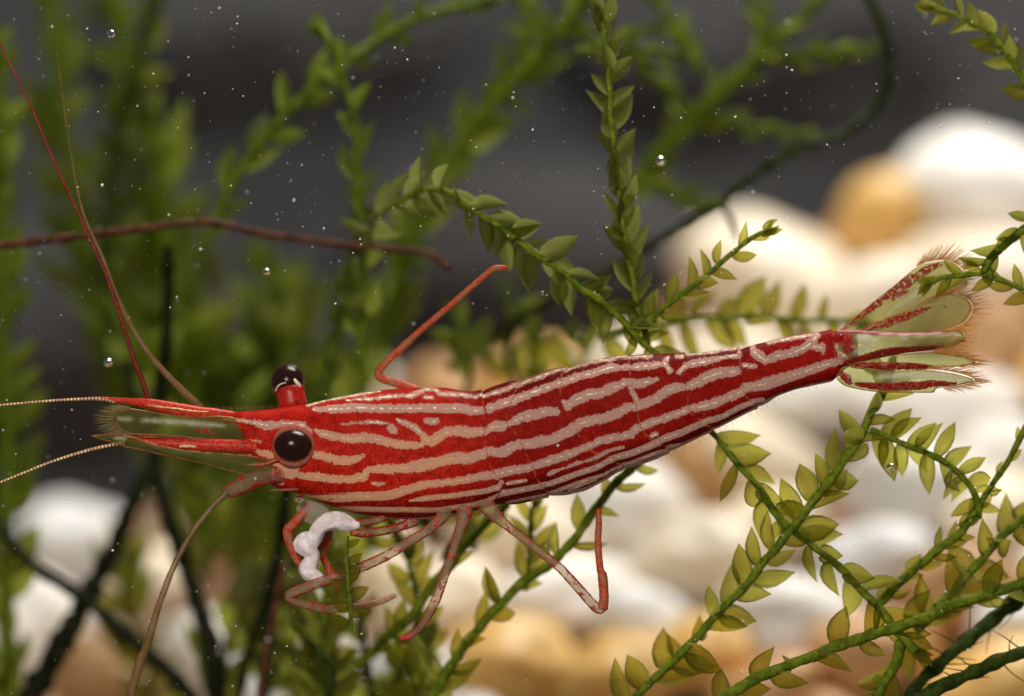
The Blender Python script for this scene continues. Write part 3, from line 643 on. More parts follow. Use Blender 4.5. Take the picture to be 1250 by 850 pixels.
# thin membranous blades (tail fan and antennal scales)
def blade(name, upper, lower, Yf, red=None, white=None, body=0.4, loose=0.3, nt=64, ns=26, camber=0.15):
    U, L = catmull(upper, 3), catmull(lower, 3)
    def res(q, m):
        s = np.concatenate([[0], np.cumsum(np.hypot(*np.diff(q, axis=0).T))]); u = np.linspace(0, s[-1], m)
        return np.stack([np.interp(u, s, q[:, 0]), np.interp(u, s, q[:, 1])], 1)
    U, L = res(U, nt), res(L, nt)
    t = np.linspace(0, 1, nt)[:, None]; s = np.linspace(0, 1, ns)[None, :]
    x = (U[:, 0:1] * (1 - s) + L[:, 0:1] * s); y = (U[:, 1:2] * (1 - s) + L[:, 1:2] * s)
    T = np.repeat(t, ns, 1); S = np.repeat(s, nt, 0)
    xf, yf = x.ravel(), y.ravel()
    rd, _ = sd_strokes(xf, yf, red or [[(-999, -999, 0), (-998, -999, 0)]])
    wd, _ = sd_strokes(xf, yf, white or [[(-999, -999, 0), (-998, -999, 0)]])
    outl = [(a[0], a[1], 0.0) for a in U] + [(a[0], a[1], 0.0) for a in L[::-1]]
    seg = [[outl[i], outl[i + 1]] for i in range(len(outl) - 1)]
    _, rim = sd_strokes(xf, yf, seg)
    verts = []
    Yv = Yf(T.ravel(), S.ravel()) - camber * np.sin(math.pi * S.ravel()) + 0.03 * np.sin(T.ravel() * 40 + S.ravel() * 9) * 0.5
    for a, b, c in zip(xf, yf, Yv): verts.append(P(a, b, c) - Vector(shrimp.location))
    faces = []
    for i in range(nt - 1):
        for j in range(ns - 1):
            a = i * ns + j; faces.append((a, a + ns, a + ns + 1, a + 1))
    me = mesh_data(name, verts, faces, M_FAN, {'red': rd, 'white': wd, 'rim': rim, 'body': np.full(len(verts), body), 'loose': np.full(len(verts), loose),
                                              'ray': S.ravel() + 0.12 * T.ravel()})
    o = link(name, me, shrimp)
    md = o.modifiers.new('thick', 'SOLIDIFY'); md.thickness = 1.2 * K; md.offset = 0
    return o, (U, L, Yf)

def setae(parent, name, rows, mat, w=1.1):
    """rows: (x, y, dx, dy, Y) root and tip offset in px; one joined bristle fringe"""
    V, F = [], []
    o0 = Vector(shrimp.location)
    for (x, y, dx, dy, Y) in rows:
        pts = []
        bend = R.uniform(-.12, .12)
        for k in range(4):
            t = k / 3
            pts.append(P(x + dx * t - dy * bend * t * t, y + dy * t + dx * bend * t * t, Y + R.uniform(-.02, .02)))
        v, f, _, _ = tube_arrays(pts, [w * .5 * K * (1 - .26 * k) for k in range(4)], 4)
        b = len(V); V += [q - o0 for q in v]; F += [tuple(i + b for i in g) for g in f]
    o = link(name, mesh_data(name, V, F, mat), parent); o['kind'] = 'stuff'
    return o

def fringe(poly, n, l0, l1, ang0, ang1, Y):
    """bristles along a px polyline, pointing at angles (degrees, 0 = right, 90 = up) from ang0 to ang1"""
    q = catmull(poly, 1.0); rows = []
    for i in range(n):
        t = (i + R.uniform(0.1, .9)) / n; p = q[min(len(q) - 1, int(t * (len(q) - 1)))]
        a = math.radians(ang0 + (ang1 - ang0) * t + R.uniform(-5, 5)); l = (l0 + (l1 - l0) * math.sin(math.pi * t)) * R.uniform(.8, 1.1)
        rows.append((p[0], p[1], math.cos(a) * l, -math.sin(a) * l, Y))
    return rows

b1, _ = blade('uropod', [(1026, 403), (1060, 374), (1090, 350), (1117, 327.5), (1134, 321.5), (1155, 319.6), (1172, 328), (1180, 342)],
      [(1034, 408), (1070, 394), (1100, 382), (1135, 368), (1160, 360), (1176, 353), (1180, 348), (1180.5, 343)],
      lambda t, s: 0.55 + 0.5 * t, red=[[(1030, 401, 2.5), (1060, 378, 5), (1090, 355, 7), (1104, 347, 7), (1113, 340, 6)], [(1118, 340, 5), (1130, 330, 5), (1149, 322.5, 2)], [(1085, 368, 1.5), (1105, 355, 4)]],
      white=[[(1080, 385, 1.5), (1100, 371, 3.5), (1120, 358, 4), (1138, 346, 3)]], body=0.16, loose=0.9)
setae(b1, 'setae', fringe([(1119, 325), (1135, 319), (1155, 317.6), (1174, 327), (1182, 342)], 80, 16, 27, 68, 12, 1.0), M_SETA)
b2, _ = blade('uropod', [(1052, 403), (1085, 388), (1105, 380), (1137, 366), (1160, 360), (1178, 364), (1186, 374)],
      [(1056, 406), (1090, 406), (1120, 406), (1140, 404), (1160, 400), (1177, 392), (1186, 378)],
      lambda t, s: 0.28 + 0.3 * t, red=[[(1056, 401, 2.5), (1080, 395, 5), (1105, 387, 4.6), (1128, 378, 3.5), (1136, 375, 1)], [(1153, 374, .8), (1154, 374, .8)]],
      white=[[(1165, 376, 1), (1172, 375, 3)]], body=0.24, loose=0.7)
setae(b2, 'setae', fringe([(1135, 366), (1160, 359), (1180, 364), (1188, 376), (1178, 394), (1150, 404)], 120, 14, 26, 45, -25, 0.55), M_SETA, .9)
setae(b2, 'setae', fringe([(1112, 377), (1135, 364), (1160, 350), (1182, 340)], 70, 16, 34, 12, 8, 0.8), M_SETB, .9)
tl, _ = blade('telson', [(1020, 403.6), (1050, 404), (1090, 406), (1130, 406), (1160, 404.6), (1174, 406), (1177, 412)],
      [(1026, 446), (1042, 445), (1070, 438), (1100, 431.6), (1130, 428), (1158, 424.5), (1176, 416)],
      lambda t, s: -0.25 - 0.1 * t, red=[[(1022, 410, 4), (1032, 414, 9), (1036, 424, 7), (1034, 428, 4)], [(1020, 404, 2), (1060, 406, 3), (1090, 407.5, 2.6), (1130, 407.6, 1.6), (1158, 406, 1)], [(1034, 442, 3), (1060, 436, 4.6), (1085, 430, 5), (1110, 427.6, 4), (1140, 425, 3), (1152, 423.5, 1)], [(1168, 409, 1), (1169, 409.4, 1)]],
      white=[[(1050, 412, 5), (1058, 414, 7), (1070, 417, 3)], [(1045, 430, 3), (1060, 424, 3)], [(1102, 414.6, 1), (1107, 414.8, 1)]], body=0.34, loose=0.15, camber=0.35)
setae(tl, 'setae', fringe([(1150, 405), (1174, 404), (1178, 412), (1170, 420), (1150, 426)], 42, 9, 16, 35, -35, -0.35), M_SETA, 1.2)
b3, _ = blade('uropod', [(1034, 445), (1060, 440), (1093, 433.4), (1134, 430.6), (1160, 433), (1178, 437), (1190, 441.5)],
      [(1040, 449), (1066, 452), (1090, 454), (1120, 452.6), (1145, 449), (1175, 446.6), (1190.5, 442.6)],
      lambda t, s: -0.45 - 0.25 * t, red=[[(1040, 446, 2), (1060, 447, 4), (1085, 447, 4.6), (1110, 447, 4), (1125, 447.5, 3), (1140, 447.6, .8)]], body=0.24, loose=0.25)
setae(b3, 'setae', fringe([(1140, 430.6), (1165, 433), (1191, 441), (1191, 443), (1170, 448)], 80, 10, 24, 35, -16, -0.75), M_SETA, .9)
setae(b3, 'setae', fringe([(1138, 429), (1160, 432), (1186, 438)], 26, 10, 16, 38, 30, -0.7), M_SETA, .9)
b4, _ = blade('uropod', [(1021, 458), (1030, 448), (1046, 448), (1070, 451), (1092, 454), (1125, 452), (1150, 454), (1175, 459), (1189, 464)],
      [(1022, 463), (1030, 470), (1050, 475.6), (1075, 478.6), (1110, 479.4), (1140, 479), (1142, 474.5), (1165, 471), (1189, 466)],
      lambda t, s: -0.6 - 0.45 * t, red=[[(1026, 456, 3), (1034, 462, 5.5), (1038, 468, 2)], [(1046, 469, 2.4), (1070, 471.6, 4.2), (1100, 471.5, 5), (1125, 470.5, 5), (1138, 468, 4), (1155, 468.6, 2.6), (1167, 468, .8)]],
      white=[[(1075, 460, 3), (1110, 459, 4), (1140, 458, 4.5), (1165, 461, 3), (1182, 464, 1.5)]], body=0.28, loose=0.25)
setae(b4, 'setae', fringe([(1130, 451), (1150, 452), (1176, 457), (1190, 464), (1180, 469), (1150, 474)], 110, 12, 24, 32, -28, -1.05), M_SETA, .9)
# antennal scales beside the head
s1, _ = blade('antennal_scale', [(300, 512), (268, 508), (235, 509), (205, 506), (175, 501), (158, 499), (147, 502), (141, 509)],
      [(302, 540), (270, 538.5), (240, 537.5), (205, 535.6), (175, 533.6), (155, 527.5), (144, 520), (140.6, 511)],
      lambda t, s: -0.45 - 0.15 * t, red=[[(262, 528, 2), (250, 526, 3.5), (238, 524.5, 1.5)]],
      white=[[(275, 520, .5), (255, 518.5, 2.4), (230, 516, 3), (205, 514.6, 2.8), (187, 513.6, 2.4)], [(181, 513.6, 1.6), (174, 513.4, 1.6)], [(159, 512.4, 1.6), (145.5, 511.6, 1.8)]], body=0.11, loose=0.8)
setae(s1, 'setae', fringe([(160, 498), (147, 501), (140, 510), (144, 521), (156, 529)], 84, 14, 26, 158, 212, -0.6), M_SETB, .8)
setae(s1, 'setae', fringe([(178, 534), (205, 536), (240, 538.4), (262, 539)], 60, 5, 8, 160, 160, -0.62), M_SETA, .7)
s2, _ = blade('antennal_scale', [(335, 562), (300, 556), (260, 553), (220, 549), (185, 541), (165, 534), (140, 531), (113, 532)],
      [(326, 588), (300, 580), (260, 569), (225, 561), (190, 554), (165, 547.6), (140, 541), (113, 533)],
      lambda t, s: -1.05 - 0.1 * t, white=[[(152, 535.5, 1.6), (142, 535, 2)]], body=0.10, loose=0.5)
pxtube('gold_line', [(325, 588, 1.6, -1.1), (290, 577.5, 1.7, -1.1), (255, 567.5, 1.8, -1.1), (220, 560, 2, -1.12), (180, 551, 2, -1.15), (148, 544.5, 1.4, -1.15)], M_FORG, shrimp, 3, 6).parent = s2
pxtube('gold_line', [(250, 536, 1.4, -1.2), (210, 532.6, 2.4, -1.2), (180, 531, 2.8, -1.2), (150, 530.4, 2.6, -1.2), (125, 531, 2, -1.2), (110, 532, .8, -1.2)], M_FORG, shrimp, 3, 6).parent = s2

# fuzz of tiny bristles on the rostrum edge and under the tail
setae(shrimp, 'setae', fringe([(238, 501), (270, 501), (310, 500), (340, 497)], 46, 3, 6, 120, 95, 0.0), M_SETB, .8)
setae(shrimp, 'setae', fringe([(700, 604), (760, 575), (830, 548), (900, 512), (950, 486), (1000, 470)], 60, 4, 9, -80, -60, 0.0), M_SETB, .6)

# legs: (x, y, diameter px, Y mm)
def leg(rows, mat, name='leg', wob=0.10, seed=0): return pxtube(name, rows, mat, shrimp, 2.5, 14, wob, seed)
leg([(545, 622, 18, -.9), (538, 633, 15, -1.1), (524, 646, 12, -1.3), (500, 661, 12, -1.4), (465, 682, 12.5, -1.5), (424, 699, 12.5, -1.6), (385, 713, 12.5, -1.6), (362, 722, 13, -1.6), (353, 727, 12, -1.6), (356, 732, 11.5, -1.5), (372, 738, 10.5, -1.3), (393, 743, 11, -1), (400, 744, 9.5, -.8), (444, 739.5, 8.8, .2), (468, 733, 8, .8), (482, 727, 5.5, 1.4)], M_LEG, seed=2)
leg([(568, 622, 22, -1), (565, 636, 15.5, -1.2), (558, 657, 11.5, -1.3), (550, 682, 11, -1.4), (542, 704, 11.5, -1.5), (534, 727, 12, -1.5), (526, 744, 11.5, -1.5), (517, 760, 9.5, -1.4), (508, 771, 7.5, -1.2), (499, 777, 7, -1)], M_LEG, seed=5)
pxtube('leg_tip', [(506, 774, 4, -1.1), (499, 777.5, 8, -1.0), (492, 779, 7, -.9), (488, 779, 2, -.9)], m_simple('leg_tip_red', (0.52, 0.05, 0.04), 0.35), shrimp, 2, 10, .2, 3)
leg([(592, 614, 22, -.9), (601, 625, 19, -1.2), (612, 636, 13.5, -1.3), (628, 649, 10.5, -1.4), (650, 666, 10.5, -1.4), (683, 693, 11, -1.5), (706, 718, 11.5, -1.5), (722, 736, 12, -1.5), (730, 743.5, 12.5, -1.5), (735, 742, 12, -1.5), (737, 728, 11, -1.4), (735, 703, 11, -1.3), (733, 697, 8.6, -1.2), (730, 664, 8, -.9), (731, 640, 7.4, -.5), (731, 622, 6, -.2)], M_LEG, seed=8)
leg([(736, 744, 12, -1.51), (737.4, 728, 11.6, -1.41), (735.4, 702, 11.6, -1.31), (733, 697, 9.2, -1.21), (730, 664, 8.6, -.91), (731, 640, 8, -.51), (731, 622, 6.4, -.21)], M_LEGR, 'leg_tip', seed=9)
leg([(512, 478, 11, 1.0), (488, 469, 10.5, 1.2), (474, 465, 10, 1.3), (465, 461, 10.5, 1.3), (462, 455, 10, 1.3), (470, 444, 9, 1.2), (485, 430, 9, 1.1), (501, 415, 9, 1.0), (506, 410, 7.6, .9), (552, 371, 7.4, .6), (590, 338, 7.2, .3), (602, 328.5, 7.4, .2), (608, 327, 7, .2), (619, 327, 6, .3)], M_LEGR, seed=11)
# folded front limbs and mouthparts round the morsel
leg([(508, 635, 14, -.5), (490, 643, 11, -.6), (468, 648, 11, -.7), (445, 651, 11, -.8), (428, 650, 8, -.9)], M_LEGD, seed=14)
leg([(470, 632, 9, -.7), (452, 637, 9, -.8), (432, 639, 9, -.9), (418, 638, 6, -.9)], M_LEGD, seed=15)
leg([(378, 616, 10, -.4), (370, 627, 12, -.5), (357, 641, 12, -.5), (351, 648, 12, -.5), (354, 662, 11, -.5), (361, 680, 11, -.4), (367, 692, 7, -.4)], M_LEGR, 'claw_arm', seed=16)
leg([(402, 640, 10, .2), (399, 658, 13, .3), (393, 674, 13, .3), (396, 684, 9, .3), (408, 708, 12, .3), (414, 722, 7, .3)], M_LEGR, 'claw_arm', seed=17)
mb, _f = None, None
def membrane():
    out = [(370, 610), (392, 616), (405, 628), (398, 640), (380, 640), (368, 632), (362, 620)]
    c = np.mean(out, axis=0); rings = 6; verts, faces = [], []
    q = catmull(out + [out[0]], 4)[:-1]; n = len(q)
    for k in range(rings):
        f = 1 - k / rings
        for p in q: verts.append(P(c[0] + (p[0] - c[0]) * f, c[1] + (p[1] - c[1]) * f, -0.5 - 0.1 * (1 - f * f)))
    verts.append(P(c[0], c[1], -0.6))
    for k in range(rings - 1):
        for j in range(n): faces.append((k * n + j, k * n + (j + 1) % n, (k + 1) * n + (j + 1) % n, (k + 1) * n + j))
    for j in range(n): faces.append(((rings - 1) * n + j, (rings - 1) * n + (j + 1) % n, len(verts) - 1))
    o = link('mouth_membrane', mesh_data('mouth_membrane', [v - Vector(shrimp.location) for v in verts], faces, M_MEMB), shrimp)
    md = o.modifiers.new('thick', 'SOLIDIFY'); md.thickness = 2 * K
membrane()

# the white morsel held under the head
def morsel():
    pts = [(440, 641, 8), (428, 640, 18), (412, 636, 23), (398, 638, 22), (389, 646, 19), (385, 655, 20), (377, 661, 27), (369, 665, 24), (376, 671, 20), (383, 677, 15), (380, 686, 20), (376, 694, 24), (380, 701, 22), (389, 705, 15), (396, 707, 6)]
    c0 = P(385, 670, -.9)
    q = catmull([(x, y, d, -.95 + .1 * math.sin(i * 1.3)) for i, (x, y, d) in enumerate(pts)], 1.6)
    v, f, S, TH_ = tube_arrays([P(a[0], a[1], a[3]) for a in q], [a[2] * .5 * K for a in q], 22,
                               lambda i, j: 1 + .20 * mnoise.noise(Vector((i * .10, j * .45, 2))) + .06 * mnoise.noise(Vector((i * .4, j * 1.1, 7))))
    me = mesh_data('food_morsel', [a - c0 for a in v], f, M_FOODS)
    o = link('food_morsel', me); o.location = c0
    md = o.modifiers.new('r', 'REMESH'); md.mode = 'VOXEL'; md.voxel_size = 1.3 * K; md.use_smooth_shade = True
    md2 = o.modifiers.new('s', 'SMOOTH'); md2.factor = .5; md2.iterations = 5
    tag(o, 'lumpy whitish pink food morsel held under the shrimp head', 'food morsel')
def m_food():
    N = NT('morsel'); v = N.coord(1000)
    c = N.mix(N.ramp(N.noise(v, 4.0, 5.0), .35, .65), (0.66, 0.52, 0.48), (0.82, 0.72, 0.68))
    c = N.mix(N.math('MULTIPLY', N.ramp(N.noise(v, 9.0, 4.0), .6, .75), .5), c, (0.42, 0.26, 0.20))
    return N.end(N.pr(c, .4, 1.3, Normal=N.bump(N.noise(v, 8.0, 4.0), 0.00004, .5)))
M_FOODS = m_food()
morsel()

# ------------------------------------------------------------------ moss
def leaf_mesh(name, w, cup, curl, mat, tipx=0.0):
    prof = [(0.0, 0.52), (0.14, 0.82), (0.34, 1.0), (0.56, 0.90), (0.76, 0.56), (0.90, 0.22), (1.0, 0.0)]
    verts, faces, rim, ln = [], [], [], []
    us = (-1, -0.55, 0.0, 0.55, 1)
    for (t, k) in prof:
        for u in us:
            x = u * w * 0.5 * k + tipx * t * t
            z = cup * (abs(u) ** 1.6) * k * w + curl * t * t
            verts.append((x, t, z)); ln.append(t); rim.append(max(abs(u), (t - .6) * 2.2 if t > .6 else 0))
    n = len(us)
    for i in range(len(prof) - 1):
        for j in range(n - 1):
            a = i * n + j; faces.append((a, a + 1, a + n + 1, a + n))
    return mesh_data(name, verts, faces, mat, {'rim': rim, 'len': ln})
LV = {}
for key, mt in (('near', LEAF_NEAR), ('olive', LEAF_OLIVE), ('dark', LEAF_DARK), ('far', LEAF_FAR)):
    rr = random.Random(len(key) * 3)
    LV[key] = [leaf_mesh('leaf_' + key, w, c, k, mt, tx) for (w, c, k, tx) in
               [(0.44, .45, -.14, .05), (0.52, .32, .20, -.08), (0.40, .70, .26, .09), (0.48, .20, -.24, -.12), (0.56, .45, .08, .02), (0.36, .9, .34, .14), (0.50, -.4, -.30, -.05), (0.46, .6, .0, .16)]]

def frond(label, rows, w0, w1, ll, spacing, kind='near', stem=None, Y=0.0, group=None, seed=0, spread=58, start=0.0, end=1.0, name='moss_stem',
          tuft=True, flat=0.75, lw=1.0, taper=0.25, both=1.0, back=0.3):
    """rows: (x, y[, Y]) from base to tip in photo px"""
    r = random.Random(seed * 13 + 5)
    rows = [(a[0], a[1], a[2] if len(a) > 2 else Y) for a in rows]
    q = catmull(rows, 5.0)
    for i in range(len(q)):
        q[i][0] += 3.2 * mnoise.noise(Vector((i * .16, seed * 3.3, 1.5))); q[i][1] += 3.2 * mnoise.noise(Vector((i * .16, seed * 3.3, 8.5)))
    pts = [P(a[0], a[1], a[2]) for a in q]
    root = empty(name, pts[0])
    tag(root, label, 'moss', group)
    m = len(pts)
    rad = []
    for i in range(m):
        t = i / (m - 1); s = K * (1 + q[i][2] * 1e-3 / D)
        rad.append((w0 + (w1 - w0) * t) * .5 * s * (1 + .26 * mnoise.noise(Vector((i * .55, seed * 1.37, 0)))) * .85 * (0.55 if i == m - 1 else 1))
    tube('stem', pts, rad, stem or {'near': STEM_NEAR, 'olive': STEM_OLIVE, 'dark': STEM_DARK, 'far': STEM_FAR}[kind], root, 9,
         lambda i, j: 1 + .26 * mnoise.noise(Vector((i * .22, j * .8, seed + 9.0))))
    if ll <= 0: return root
    cum = np.concatenate([[0], np.cumsum([np.hypot(q[i + 1][0] - q[i][0], q[i + 1][1] - q[i][1]) for i in range(m - 1)])])
    d = cum[-1] * start + spacing * .4; side = 1 if r.random() < .5 else -1
    V = Vector((0, -1, 0))
    k = 0
    while d < cum[-1] * end:
        i = int(np.searchsorted(cum, d)); i = min(max(i, 1), m - 1)
        f = (d - cum[i - 1]) / max(1e-6, cum[i] - cum[i - 1])
        p = pts[i - 1].lerp(pts[i], f); T = (pts[min(i + 1, m - 1)] - pts[max(i - 2, 0)]).normalized()
        S = T.cross(V)
        if S.length < .2: S = Vector((0, 0, 1))
        S.normalize(); S = S * side; F = T.cross(S).normalized()
        if F.y > 0: F = -F
        phi = r.gauss(0, 1) * (1 - flat) * 1.6
        if r.random() < back: phi += r.choice([-1, 1]) * 0.8
        O = (S * math.cos(phi) + F * math.sin(phi)).normalized()
        al = math.radians(spread + r.gauss(0, 9))
        if d > cum[-1] * .9 and tuft: al *= .6
        dirv = (T * math.cos(al) + O * math.sin(al)).normalized()
        nrm = (F - dirv * F.dot(dirv))
        if nrm.length < .15: nrm = T - dirv * T.dot(dirv)
        nrm.normalize()
        roll = r.gauss(0, .38)
        nrm = (Matrix.Rotation(roll, 3, dirv) @ nrm)
        if r.random() < .5: nrm = -nrm
        xs = dirv.cross(nrm).normalized()
        s = K * (1 + q[i][2] * 1e-3 / D)
        tt = d / cum[-1]
        L = ll * s * r.uniform(.92, 1.28) * (1 - taper * max(0, tt - .55) / .45)
        Wd = L * lw * r.uniform(.88, 1.12)
        p2 = p + O * rad[i] * .30 - T * rad[i] * .9
        M = Matrix(((xs.x * Wd, dirv.x * L, nrm.x * L, p2.x), (xs.y * Wd, dirv.y * L, nrm.y * L, p2.y), (xs.z * Wd, dirv.z * L, nrm.z * L, p2.z), (0, 0, 0, 1)))
        o = bpy.data.objects.new('leaf', r.choice(LV[kind])); COL.objects.link(o); o.parent = root
        o.matrix_local = Matrix.Translation(-Vector(root.location)) @ M
        side = -side; d += spacing * r.uniform(.7, 1.3) * .42
        k += 1
    if tuft:
        T = (pts[-1] - pts[-3]).normalized(); S = T.cross(V).normalized(); F = T.cross(S).normalized()
        for a in (-22, -8, 6, 19):
            dirv = (Matrix.Rotation(math.radians(a), 3, V) @ T + F * r.uniform(-.2, .2)).normalized()
            nrm = (F - dirv * F.dot(dirv)).normalized(); nrm = Matrix.Rotation(r.uniform(-.8, .8), 3, dirv) @ nrm
            xs = dirv.cross(nrm).normalized(); s = K * (1 + q[-1][2] * 1e-3 / D); L = ll * s * r.uniform(.5, .72)
            p2 = pts[-1] - T * rad[-1] * 1.2
            M = Matrix(((xs.x * L, dirv.x * L, nrm.x * L, p2.x), (xs.y * L, dirv.y * L, nrm.y * L, p2.y), (xs.z * L, dirv.z * L, nrm.z * L, p2.z), (0, 0, 0, 1)))
            o = bpy.data.objects.new('leaf', r.choice(LV[kind])); COL.objects.link(o); o.parent = root
            o.matrix_local = Matrix.Translation(-Vector(root.location)) @ M
    return root

# sharp moss round the shrimp
frond('arching olive moss stem curving down towards the middle of the shrimp back', [(452, 300, 8), (458, 268, 6.5), (490, 244, 5), (522, 231, 3.6), (548, 233, 2.6), (570, 250, 2), (600, 272, 1.6), (630, 293, 1.4), (665, 316, 1.3), (700, 343, 1.3), (740, 374, 1.4), (770, 404, 1.5), (800, 432, 1.6), (815, 452, 1.8)], 8, 11, 42, 25, 'olive', STEM_NEAR, seed=1, spread=52, tuft=False, lw=.95)
frond('upright olive moss stem rising above the shrimp back', [(790, 420, 2.2), (781, 380, 1.8), (770, 330, 1.6), (761, 280, 1.6), (755, 230, 1.7), (750, 175, 1.8), (745, 115, 2), (740, 60, 2.2), (736, 14, 2.4)], 11, 8, 40, 27, 'olive', seed=2, spread=34, tuft=True, lw=1.0, back=.45)
frond('short tilted moss sprig with a closed leafy tip before the pale cream pebble', [(775, 405, 1.6), (800, 384, 1.4), (832, 359, 1.2), (868, 331, 1.0), (900, 304, 1.0), (918, 291, 1.0), (934, 281, 1.0)], 10, 7, 34, 36, 'near', seed=3, spread=48, lw=.85)
frond('blurred horizontal moss stem lying just above the abdomen of the shrimp', [(730, 412, 9), (790, 402, 9), (840, 391, 9), (890, 388, 9), (950, 388, 9), (1010, 392, 9), (1050, 396, 9)], 10, 8, 46, 36, 'near', seed=4, spread=62, back=.2)
frond('dark green moss stem rising behind the bent hind leg', [(516, 870, 4), (550, 815, 4), (585, 765, 3.8), (630, 718, 3.4), (678, 683, 3), (705, 652, 3), (728, 618, 3), (755, 588, 3), (776, 570, 3.2), (800, 545, 3.6)], 15, 13, 40, 50, 'near', STEM_NEAR, seed=5, spread=44, tuft=False, lw=.8)
frond('faint side shoot of moss standing behind the hind leg', [(640, 722, 5), (648, 690, 5), (647, 655, 5), (650, 618, 5)], 8, 6, 38, 26, 'near', seed=6, spread=38, lw=.8)
frond('smooth bright green moss stem crossing behind the middle leg', [(436, 812, 5), (470, 782, 4.5), (505, 748, 4), (535, 706, 4), (565, 668, 4), (600, 632, 4.5), (622, 610, 5)], 13, 16, 34, 74, 'near', seed=7, spread=40, tuft=False)
frond('long leafy moss stem climbing from the gravel up to the tail fan', [(752, 872, 1.5), (790, 836, 1.2), (832, 798, 1), (880, 746, .8), (925, 696, .6), (968, 642, .5), (1010, 592, .5), (1044, 543, .6), (1062, 506, .7), (1074, 482, .8), (1084, 458, 1.2), (1092, 436, 1.6)], 12, 13, 47, 34, 'near', seed=8, spread=55, lw=1.05, tuft=False)
frond('short drooping moss shoot hanging below the abdomen of the shrimp', [(866, 524, 1), (884, 545, .8), (906, 572, .6), (930, 602, .4), (950, 632, .4), (962, 650, .5)], 9, 12, 46, 38, 'near', seed=9, spread=56, tuft=False)
frond('drooping moss branch reaching down to the thick bright stem', [(968, 648, .8), (998, 670, .6), (1030, 698, .4), (1060, 728, .3), (1088, 760, .2), (1112, 788, 0), (1120, 796, 0)], 10, 14, 46, 44, 'near', seed=10, spread=48)
frond('arched moss stem with crowded leaves beside the small air bubble', [(1064, 522, 1), (1090, 536, .8), (1118, 548, .6), (1148, 562, .6), (1175, 584, .8), (1190, 606, 1), (1196, 632, 1.2)], 9, 10, 42, 20, 'near', seed=11, spread=72, tuft=False, lw=.95)
frond('slender scaly moss stem with pressed leaves below the arch', [(1074, 736, 1.6), (1096, 712, 1.4), (1122, 690, 1.3), (1150, 668, 1.2), (1172, 652, 1.2), (1188, 630, 1.2), (1200, 612, 1.2)], 13, 12, 24, 24, 'near', seed=12, spread=30, tuft=False)
frond('thick bright moss stem lying across the other stems', [(860, 866, -2), (900, 842, -1.6), (950, 818, -1.2), (1000, 798, -.8), (1050, 781, -.4), (1095, 765, 0), (1135, 750, .4), (1180, 734, .8), (1220, 722, 1), (1262, 706, 1.2)], 17, 16, 44, 62, 'near', seed=13, spread=46, tuft=False, back=.5)
frond('moss stem with broad golden green leaves rising behind the thick stem', [(1120, 772, 2), (1150, 736, 1.8), (1180, 703, 1.6), (1212, 668, 1.5), (1238, 642, 1.4), (1266, 618, 1.4)], 13, 12, 50, 40, 'near', seed=14, spread=50, tuft=False, lw=1.1)
frond('thin nearly bare moss stem at the edge of the arch', [(1196, 618, 1.2), (1212, 592, 1), (1228, 566, .8), (1242, 538, .8), (1256, 512, .8)], 9, 9, 18, 60, 'near', seed=15, spread=30, tuft=False)
frond('curled leafy moss tip hanging in the open dark water', [(1270, 130, 2), (1248, 96, 2), (1228, 64, 2), (1208, 40, 2.2), (1180, 24, 2.4), (1152, 14, 2.6), (1138, 10, 2.6)], 10, 7, 34, 24, 'near', seed=16, spread=42)
frond('moss branch with dark tip in front of the tail fan', [(1275, 372, -2.4), (1250, 356, -2.3), (1228, 344, -2.2), (1200, 337, -2.2), (1174, 336, -2.2), (1150, 341, -2.2), (1136, 348, -2.1)], 9, 8, 34, 30, 'near', seed=17, spread=46, lw=.9)
frond('dark blurred moss branch above the tail fan', [(1268, 270, -3), (1244, 286, -2.8), (1222, 302, -2.6), (1206, 320, -2.4), (1198, 334, -2.2)], 13, 11, 34, 26, 'dark', STEM_NEAR, seed=18, spread=50, tuft=False)
frond('leafy moss shoot dangling at the tail end of the thick stem', [(1100, 782, .4), (1096, 806, .6), (1080, 832, .8), (1064, 868, 1)], 16, 15, 40, 34, 'near', seed=19, spread=34, tuft=False)
frond('small dark moss sprig with paired cup shaped leaves under the head', [(427, 772, -1.9), (426, 745, -2.0), (424, 712, -2.1), (424, 680, -2.1), (425, 654, -2.0)], 6.5, 5.5, 24, 27, 'near', STEM_OLIVE, seed=20, spread=70, tuft=False, flat=.9, lw=1.25, back=0)
# bare dark stems at the gravel
def bare(label, rows, w0, w1, mat=STEM_BARE, seed=0, Y=0.0, name='bare_stem', cat='moss', hairs=0):
    rows = [(a[0], a[1], a[2] if len(a) > 2 else Y) for a in rows]
    q = catmull(rows, 5.0); pts = [P(a[0], a[1], a[2]) for a in q]; m = len(pts)
    rad = [(w0 + (w1 - w0) * i / (m - 1)) * .5 * K * (1 + q[i][2] * 1e-3 / D) * (1 + .38 * mnoise.noise(Vector((i * .28, seed * 2.0, 1)))) for i in range(m)]
    root = empty(name, pts[0]); tag(root, label, cat)
    tube('stem', pts, rad, mat, root, 9, lambda i, j: 1 + .25 * mnoise.noise(Vector((i * .4, j * .8, seed + .5))))
    r = random.Random(seed)
    for k in range(hairs):
        i = r.randrange(3, m - 2); a = r.uniform(0, 2 * math.pi); l = r.uniform(20, 55)
        pp = [P(q[i][0] + math.cos(a) * l * t + 5 * math.sin(t * 3 + k), q[i][1] + math.sin(a) * l * t, q[i][2] + r.uniform(-.3, .3) * t) for t in (0, .33, .66, 1)]
        tube('rootlet', pp, [2.2 * .5 * K, 1.8 * .5 * K, 1.4 * .5 * K, .8 * .5 * K], mat, root, 6)
    return root
STEM_MOSSD = STEM_DARK
